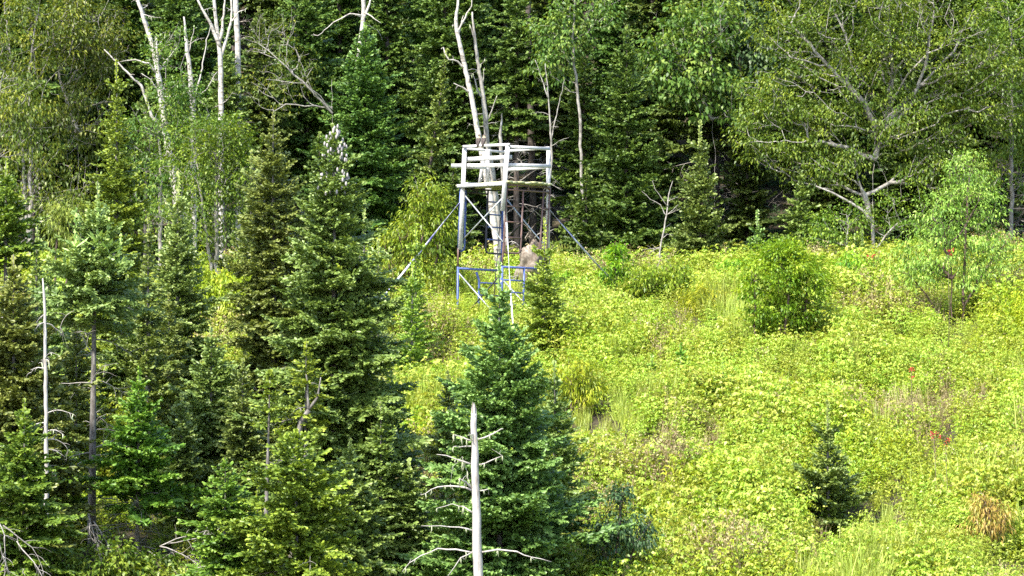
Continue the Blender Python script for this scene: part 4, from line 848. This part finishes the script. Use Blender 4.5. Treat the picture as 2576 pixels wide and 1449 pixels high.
# ------------------------------------------------------------------ what nobody can count: thicket, grass, far wood
SRC = bpy.data.collections.new('plant_sources')     # sources only: never linked to the scene
def source(name, me, m):
    me = me.mesh(name); me.materials.append(m); o = bpy.data.objects.new(name, me); c = bpy.data.collections.new(name); c.objects.link(o); return o
def scatter(name, label, cat, srcs, P, var, rot, scl):
    """One object whose geometry nodes put source var[i] at P[i]."""
    me = bpy.data.meshes.new(name); me.vertices.add(len(P)); me.vertices.foreach_set('co', np.asarray(P, np.float32).ravel())
    for n, t, a in (('var', 'INT', var), ('scl', 'FLOAT', scl)): q = me.attributes.new(n, t, 'POINT'); q.data.foreach_set('value', np.asarray(a, np.int32 if t == 'INT' else np.float32))
    q = me.attributes.new('rot', 'FLOAT_VECTOR', 'POINT'); q.data.foreach_set('vector', np.asarray(rot, np.float32).ravel())
    o = bpy.data.objects.new(name, me); COL.objects.link(o); o['kind'] = 'stuff'; o['label'] = label; o['category'] = cat
    ng = bpy.data.node_groups.new(name, 'GeometryNodeTree'); ng.interface.new_socket('Geometry', in_out='INPUT', socket_type='NodeSocketGeometry'); ng.interface.new_socket('Geometry', in_out='OUTPUT', socket_type='NodeSocketGeometry')
    N, L = ng.nodes.new, ng.links.new
    gi, go, iop, g2i = N('NodeGroupInput'), N('NodeGroupOutput'), N('GeometryNodeInstanceOnPoints'), N('GeometryNodeGeometryToInstance')
    for s in reversed(srcs):
        oi = N('GeometryNodeObjectInfo'); oi.inputs['Object'].default_value = s; oi.inputs['As Instance'].default_value = True; L(oi.outputs['Geometry'], g2i.inputs[0]) if False else None
        j = oi; L(j.outputs['Geometry'], _join(ng).inputs[0])
    L(_join(ng).outputs[0], iop.inputs['Instance']); iop.inputs['Pick Instance'].default_value = True
    def attr(n, t): a = N('GeometryNodeInputNamedAttribute'); a.data_type = t; a.inputs[0].default_value = n; return a.outputs[0]
    L(gi.outputs[0], iop.inputs['Points']); L(attr('var', 'INT'), iop.inputs['Instance Index']); L(attr('rot', 'FLOAT_VECTOR'), iop.inputs['Rotation'])
    cx = N('ShaderNodeCombineXYZ'); a = attr('scl', 'FLOAT')
    for i in range(3): L(a, cx.inputs[i])
    L(cx.outputs[0], iop.inputs['Scale']); L(iop.outputs[0], go.inputs[0])
    md = o.modifiers.new('scatter', 'NODES'); md.node_group = ng
    return o
def _join(ng):
    for n in ng.nodes:
        if n.bl_idname == 'GeometryNodeJoinGeometry': return n
    return ng.nodes.new('GeometryNodeJoinGeometry')

def plant(seed, kind):
    rng = np.random.default_rng(seed); mb = MB()
    P, A, T = [], [], []
    if kind in ('rasp', 'herb'):
        ns = 10 if kind == 'rasp' else 6
        for s in range(ns):
            H = rng.uniform(.55, 1.0); a = rng.uniform(0, 6.28); ln = rng.uniform(.05, .42); o = rng.normal(0, .14, 2)
            n = int(H / .06); tt = rng.normal(.5, .10)
            for i in range(n):
                f = (i + 1) / n
                if f < .22: continue
                c = np.array([o[0] + math.cos(a) * ln * f * f * H, o[1] + math.sin(a) * ln * f * f * H, H * f * (1 - .12 * f)])
                b = i * 2.4 + rng.uniform(-.4, .4); pl = (.12 if kind == 'rasp' else .07) * (1.15 - .5 * f)
                d = np.array([math.cos(b), math.sin(b), rng.uniform(.1, .6)]); e = c + d * pl
                lt = tt + .22 * (f - .5)
                if kind == 'rasp':
                    for w in (0, .9, -.9, 1.5, -1.5)[:int(rng.choice([3, 3, 5]))]:
                        ax = np.array([math.cos(b + w), math.sin(b + w), rng.uniform(-.75, .0)]); P.append(e - d * pl * (.3 if abs(w) > 1 else 0)); A.append(ax); T.append(lt)
                else:
                    for w in (0, 2.1): P.append(c); A.append(np.array([math.cos(b + w), math.sin(b + w), rng.uniform(-.3, .5)])); T.append(lt)
            P.append(np.array([o[0] + math.cos(a) * ln * H, o[1] + math.sin(a) * ln * H, H * .88])); A.append(np.array([math.cos(a), math.sin(a), .3])); T.append(tt + .3)
        if kind == 'rasp': leaves(mb, np.array(P), np.array(A), .056, .62, rng, .12, .25, np.array(T), .13)
        else: leaves(mb, np.array(P), np.array(A), .078, .30, rng, .10, .45, np.array(T), .13)
    elif kind == 'fern':
        for s in range(9):
            a = s * .7 + rng.uniform(-.2, .2); L = rng.uniform(.45, .7)
            for i in range(16):
                f = (i + 1) / 16; c = np.array([math.cos(a) * L * f, math.sin(a) * L * f, .55 * f - .45 * f * f + .1])
                for sd in (1, -1): P.append(c); A.append(np.array([math.cos(a + sd * 1.3), math.sin(a + sd * 1.3), -.25])); T.append(.5)
        leaves(mb, np.array(P), np.array(A), .12, .26, rng, .05, .2, np.array(T), .1)
    elif kind in ('grass', 'straw'):
        for s in range(70 if kind == 'grass' else 26):
            a = rng.uniform(0, 6.28); H = rng.uniform(.5, 1.05); o = np.append(rng.normal(0, .10, 2), 0); ln = rng.uniform(.08, .45)
            pts = np.array([o + np.array([math.cos(a) * ln * f * f * H, math.sin(a) * ln * f * f * H, H * f * (1 - .25 * ln * f)]) for f in (0, .35, .7, 1)])
            sd = np.array([-math.sin(a), math.cos(a), 0]); w = np.array([.010, .009, .006, .001])[:, None]
            V = np.stack([pts - sd * w, pts + sd * w], 1).reshape(-1, 3); t = rng.normal(.5, .2)
            mb.add(V, [[0, 1, 3, 2], [2, 3, 5, 4], [4, 5, 7, 6]], t)
            if kind == 'straw' and rng.random() < .8:
                for q in range(9):
                    p = pts[-1] + rng.normal(0, .03, 3) - [0, 0, rng.uniform(0, .14)]; leaves(mb, p[None], rng.normal(0, 1, (1, 3)) + [[0, 0, .6]], .045, .5, rng, .1, .1, t, .2)
    return mb
def noise2(x, y, s, sd):
    r = np.random.default_rng(sd); v = 0
    for i in range(7):
        a = r.uniform(0, 6.28); f = s * r.uniform(.6, 2.0); v = v + np.sin((x * math.cos(a) + y * math.sin(a)) * f + r.uniform(0, 6.28))
    return v / 2.6

def thicket():
    rng = np.random.default_rng(1)
    kinds = [('rasp', 'rasp')] * 6 + [('herb', 'herb')] * 3 + [('fern', 'herb'), ('grass', 'grass'), ('grass', 'grass'), ('straw', 'straw'), ('straw', 'straw')]
    S = [source('plant_source', plant(500 + i, k), M[m]) for i, (k, m) in enumerate(kinds)]
    n = 21000; d = np.sqrt(rng.uniform(50.5 ** 2, 93 ** 2, n)); u = rng.uniform(-120, 2696, n)
    x = (u - 1288) / FPX * d
    h = noise2(x, d, 1.1, 3); c = noise2(x, d, .55, 4); gq = noise2(x, d, .8, 5)
    keep = (rng.random(n) < .80 + .25 * h) & (np.hypot(x - ground(2197, 92.5)[0], d - 92.5) > .4)
    var = rng.choice(6, n)
    r = rng.random(n)
    herb = r < np.clip(.22 + .35 * c, .05, .75); var[herb] = 6 + rng.choice(3, herb.sum())
    gs = (gq > .75) & (rng.random(n) < .55) | (rng.random(n) < .03); var[gs] = 10 + rng.choice(2, gs.sum())
    st = ((gq < -.85) & (rng.random(n) < .45)) | (rng.random(n) < .015); var[st] = 12 + rng.choice(2, st.sum())
    fe = rng.random(n) < .02; var[fe] = 9
    lo = (u < 1000) & (d < 64)                       # shaded floor under the near trees: sparser
    keep &= ~(lo & (rng.random(n) < .55))
    scl = np.clip(1.0 + .30 * h, .45, 1.6) * rng.uniform(.75, 1.2, n); scl[lo] *= .7
    near = (np.abs(u - 1262) < 140) & (d > 76) & (d < 83); scl[near] *= .6
    for bu, bd, bw in ((1965, 75.5, 130), (2422, 79, 60), (1650, 82, 100), (1368, 75, 60), (2082, 62, 70), (1818, 70.5, 60)): scl[(np.abs(u - bu) < bw) & (d > bd - 3.5) & (d < bd)] *= .55
    P = np.stack([x, d, gz(x, d) - .05], 1); rot = np.stack([rng.normal(0, .10, n), rng.normal(0, .10, n), rng.uniform(0, 6.28, n)], 1)
    tall = var >= 10; 
    k1 = keep & (var < 9); k2 = keep & (var == 9); k3 = keep & tall
    scatter('raspberry_thicket', 'dense sunlit yellow-green thicket of raspberry canes and herbs covering the slope', 'thicket', S[:9], P[k1], var[k1], rot[k1], scl[k1])
    k23 = k2 | k3; scatter('meadow_grass', 'tufts of light green grass, fern and straw-coloured seed heads among the thicket', 'grass', S[9:], P[k23], var[k23] - 9, rot[k23], scl[k23])
    # shaded floor of the wood
    n = 2600; d = rng.uniform(91, 116, n); u = rng.uniform(-150, 2726, n); x = (u - 1288) / FPX * d
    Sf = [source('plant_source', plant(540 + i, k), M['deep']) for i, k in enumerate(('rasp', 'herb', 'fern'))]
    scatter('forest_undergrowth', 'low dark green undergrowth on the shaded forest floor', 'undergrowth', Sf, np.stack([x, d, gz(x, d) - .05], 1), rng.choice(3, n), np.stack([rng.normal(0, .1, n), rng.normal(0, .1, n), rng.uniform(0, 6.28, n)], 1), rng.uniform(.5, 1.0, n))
thicket()

def deep_wood():
    rng = np.random.default_rng(2); S = []
    for i in range(4):
        H = rng.uniform(12, 14); C, T, D = conifer(H, rng.uniform(1.7, 2.1), base=(.28, .12, .3, .05)[i], seed=700 + i, res=1.9, shape=.65, gap=.30, nb=7, up=(35, -14), w=.11, leader=.4, miss=.12, dead=(40, 10, 40, 6)[i], trunk_r=.17, fill=.8)
        me = C.mesh('tree_source'); me.materials.append(M['forest']); me.materials.append(M['bark_dark']); me.materials.append(M['twig'])
        bm_parts = []
        o = bpy.data.objects.new('tree_source', me)
        # one mesh: crown + trunk + dead wood, each with its own material
        A = MB(); cnt = []
        for q in (C, T, D): A.v += q.v; A.t += q.t; A.f += [f + A.n for f in q.f]; A.n += q.n; cnt.append(sum(len(f) for f in q.f))
        # (face offsets were local to each builder, shifted above)
        me2 = A.mesh('tree_source')
        for q in ('forest', 'bark_dark', 'twig'): me2.materials.append(M[q])
        me2.polygons.foreach_set('material_index', np.repeat(np.arange(3), cnt).astype(np.int32)); o.data = me2; S.append(o)
    P = []
    while len(P) < 260:
        d = rng.uniform(96.5, 150); u = rng.uniform(-700, 3276); x = (u - 1288) / FPX * d
        if all((x - q[0]) ** 2 + (d - q[1]) ** 2 > 2.0 ** 2 for q in P): P.append((x, d))
    P = np.array(P); n = len(P)
    scatter('dark_forest', 'dark mass of conifers filling the wood behind the forest edge', 'forest', S, np.stack([P[:, 0], P[:, 1], gz(P[:, 0], P[:, 1]) - .1], 1), rng.choice(4, n), np.stack([np.zeros(n), np.zeros(n), rng.uniform(0, 6.28, n)], 1), rng.uniform(.75, 1.15, n))
deep_wood()

# ------------------------------------------------------------------ light, camera
w = bpy.data.worlds.new('World'); SC.world = w; w.use_nodes = True; nt = w.node_tree
bg = nt.nodes['Background']; sky = nt.nodes.new('ShaderNodeTexSky'); sky.sky_type = 'NISHITA'; sky.sun_disc = False
sd = Vector((-.50, -.68, .98)).normalized()
sky.sun_elevation = math.asin(sd.z); sky.sun_rotation = math.atan2(sd.x, sd.y); nt.links.new(sky.outputs[0], bg.inputs[0]); bg.inputs[1].default_value = .15
sl = bpy.data.lights.new('sun', 'SUN'); sl.energy = 3.9; sl.angle = math.radians(3); sl.color = (1, .95, .86)
so = bpy.data.objects.new('sun', sl); COL.objects.link(so); so.rotation_euler = sd.to_track_quat('Z', 'Y').to_euler(); so.location = (0, 40, 60)
cam = bpy.data.cameras.new('camera'); cam.sensor_width = 36; cam.lens = 36 * FPX / 2576; cam.clip_end = 2000; cam.clip_start = 1
co = bpy.data.objects.new('camera', cam); COL.objects.link(co); co.rotation_euler = (math.pi / 2 + PITCH, 0, 0); SC.camera = co
SC.view_settings.view_transform = 'Standard'; SC.view_settings.look = 'None'; SC.view_settings.exposure = 1.68; SC.view_settings.gamma = 1
SC.cycles.max_bounces = 6; SC.cycles.diffuse_bounces = 3; SC.cycles.transmission_bounces = 4; SC.cycles.use_denoising = False
print('conifer faces', NF[0])
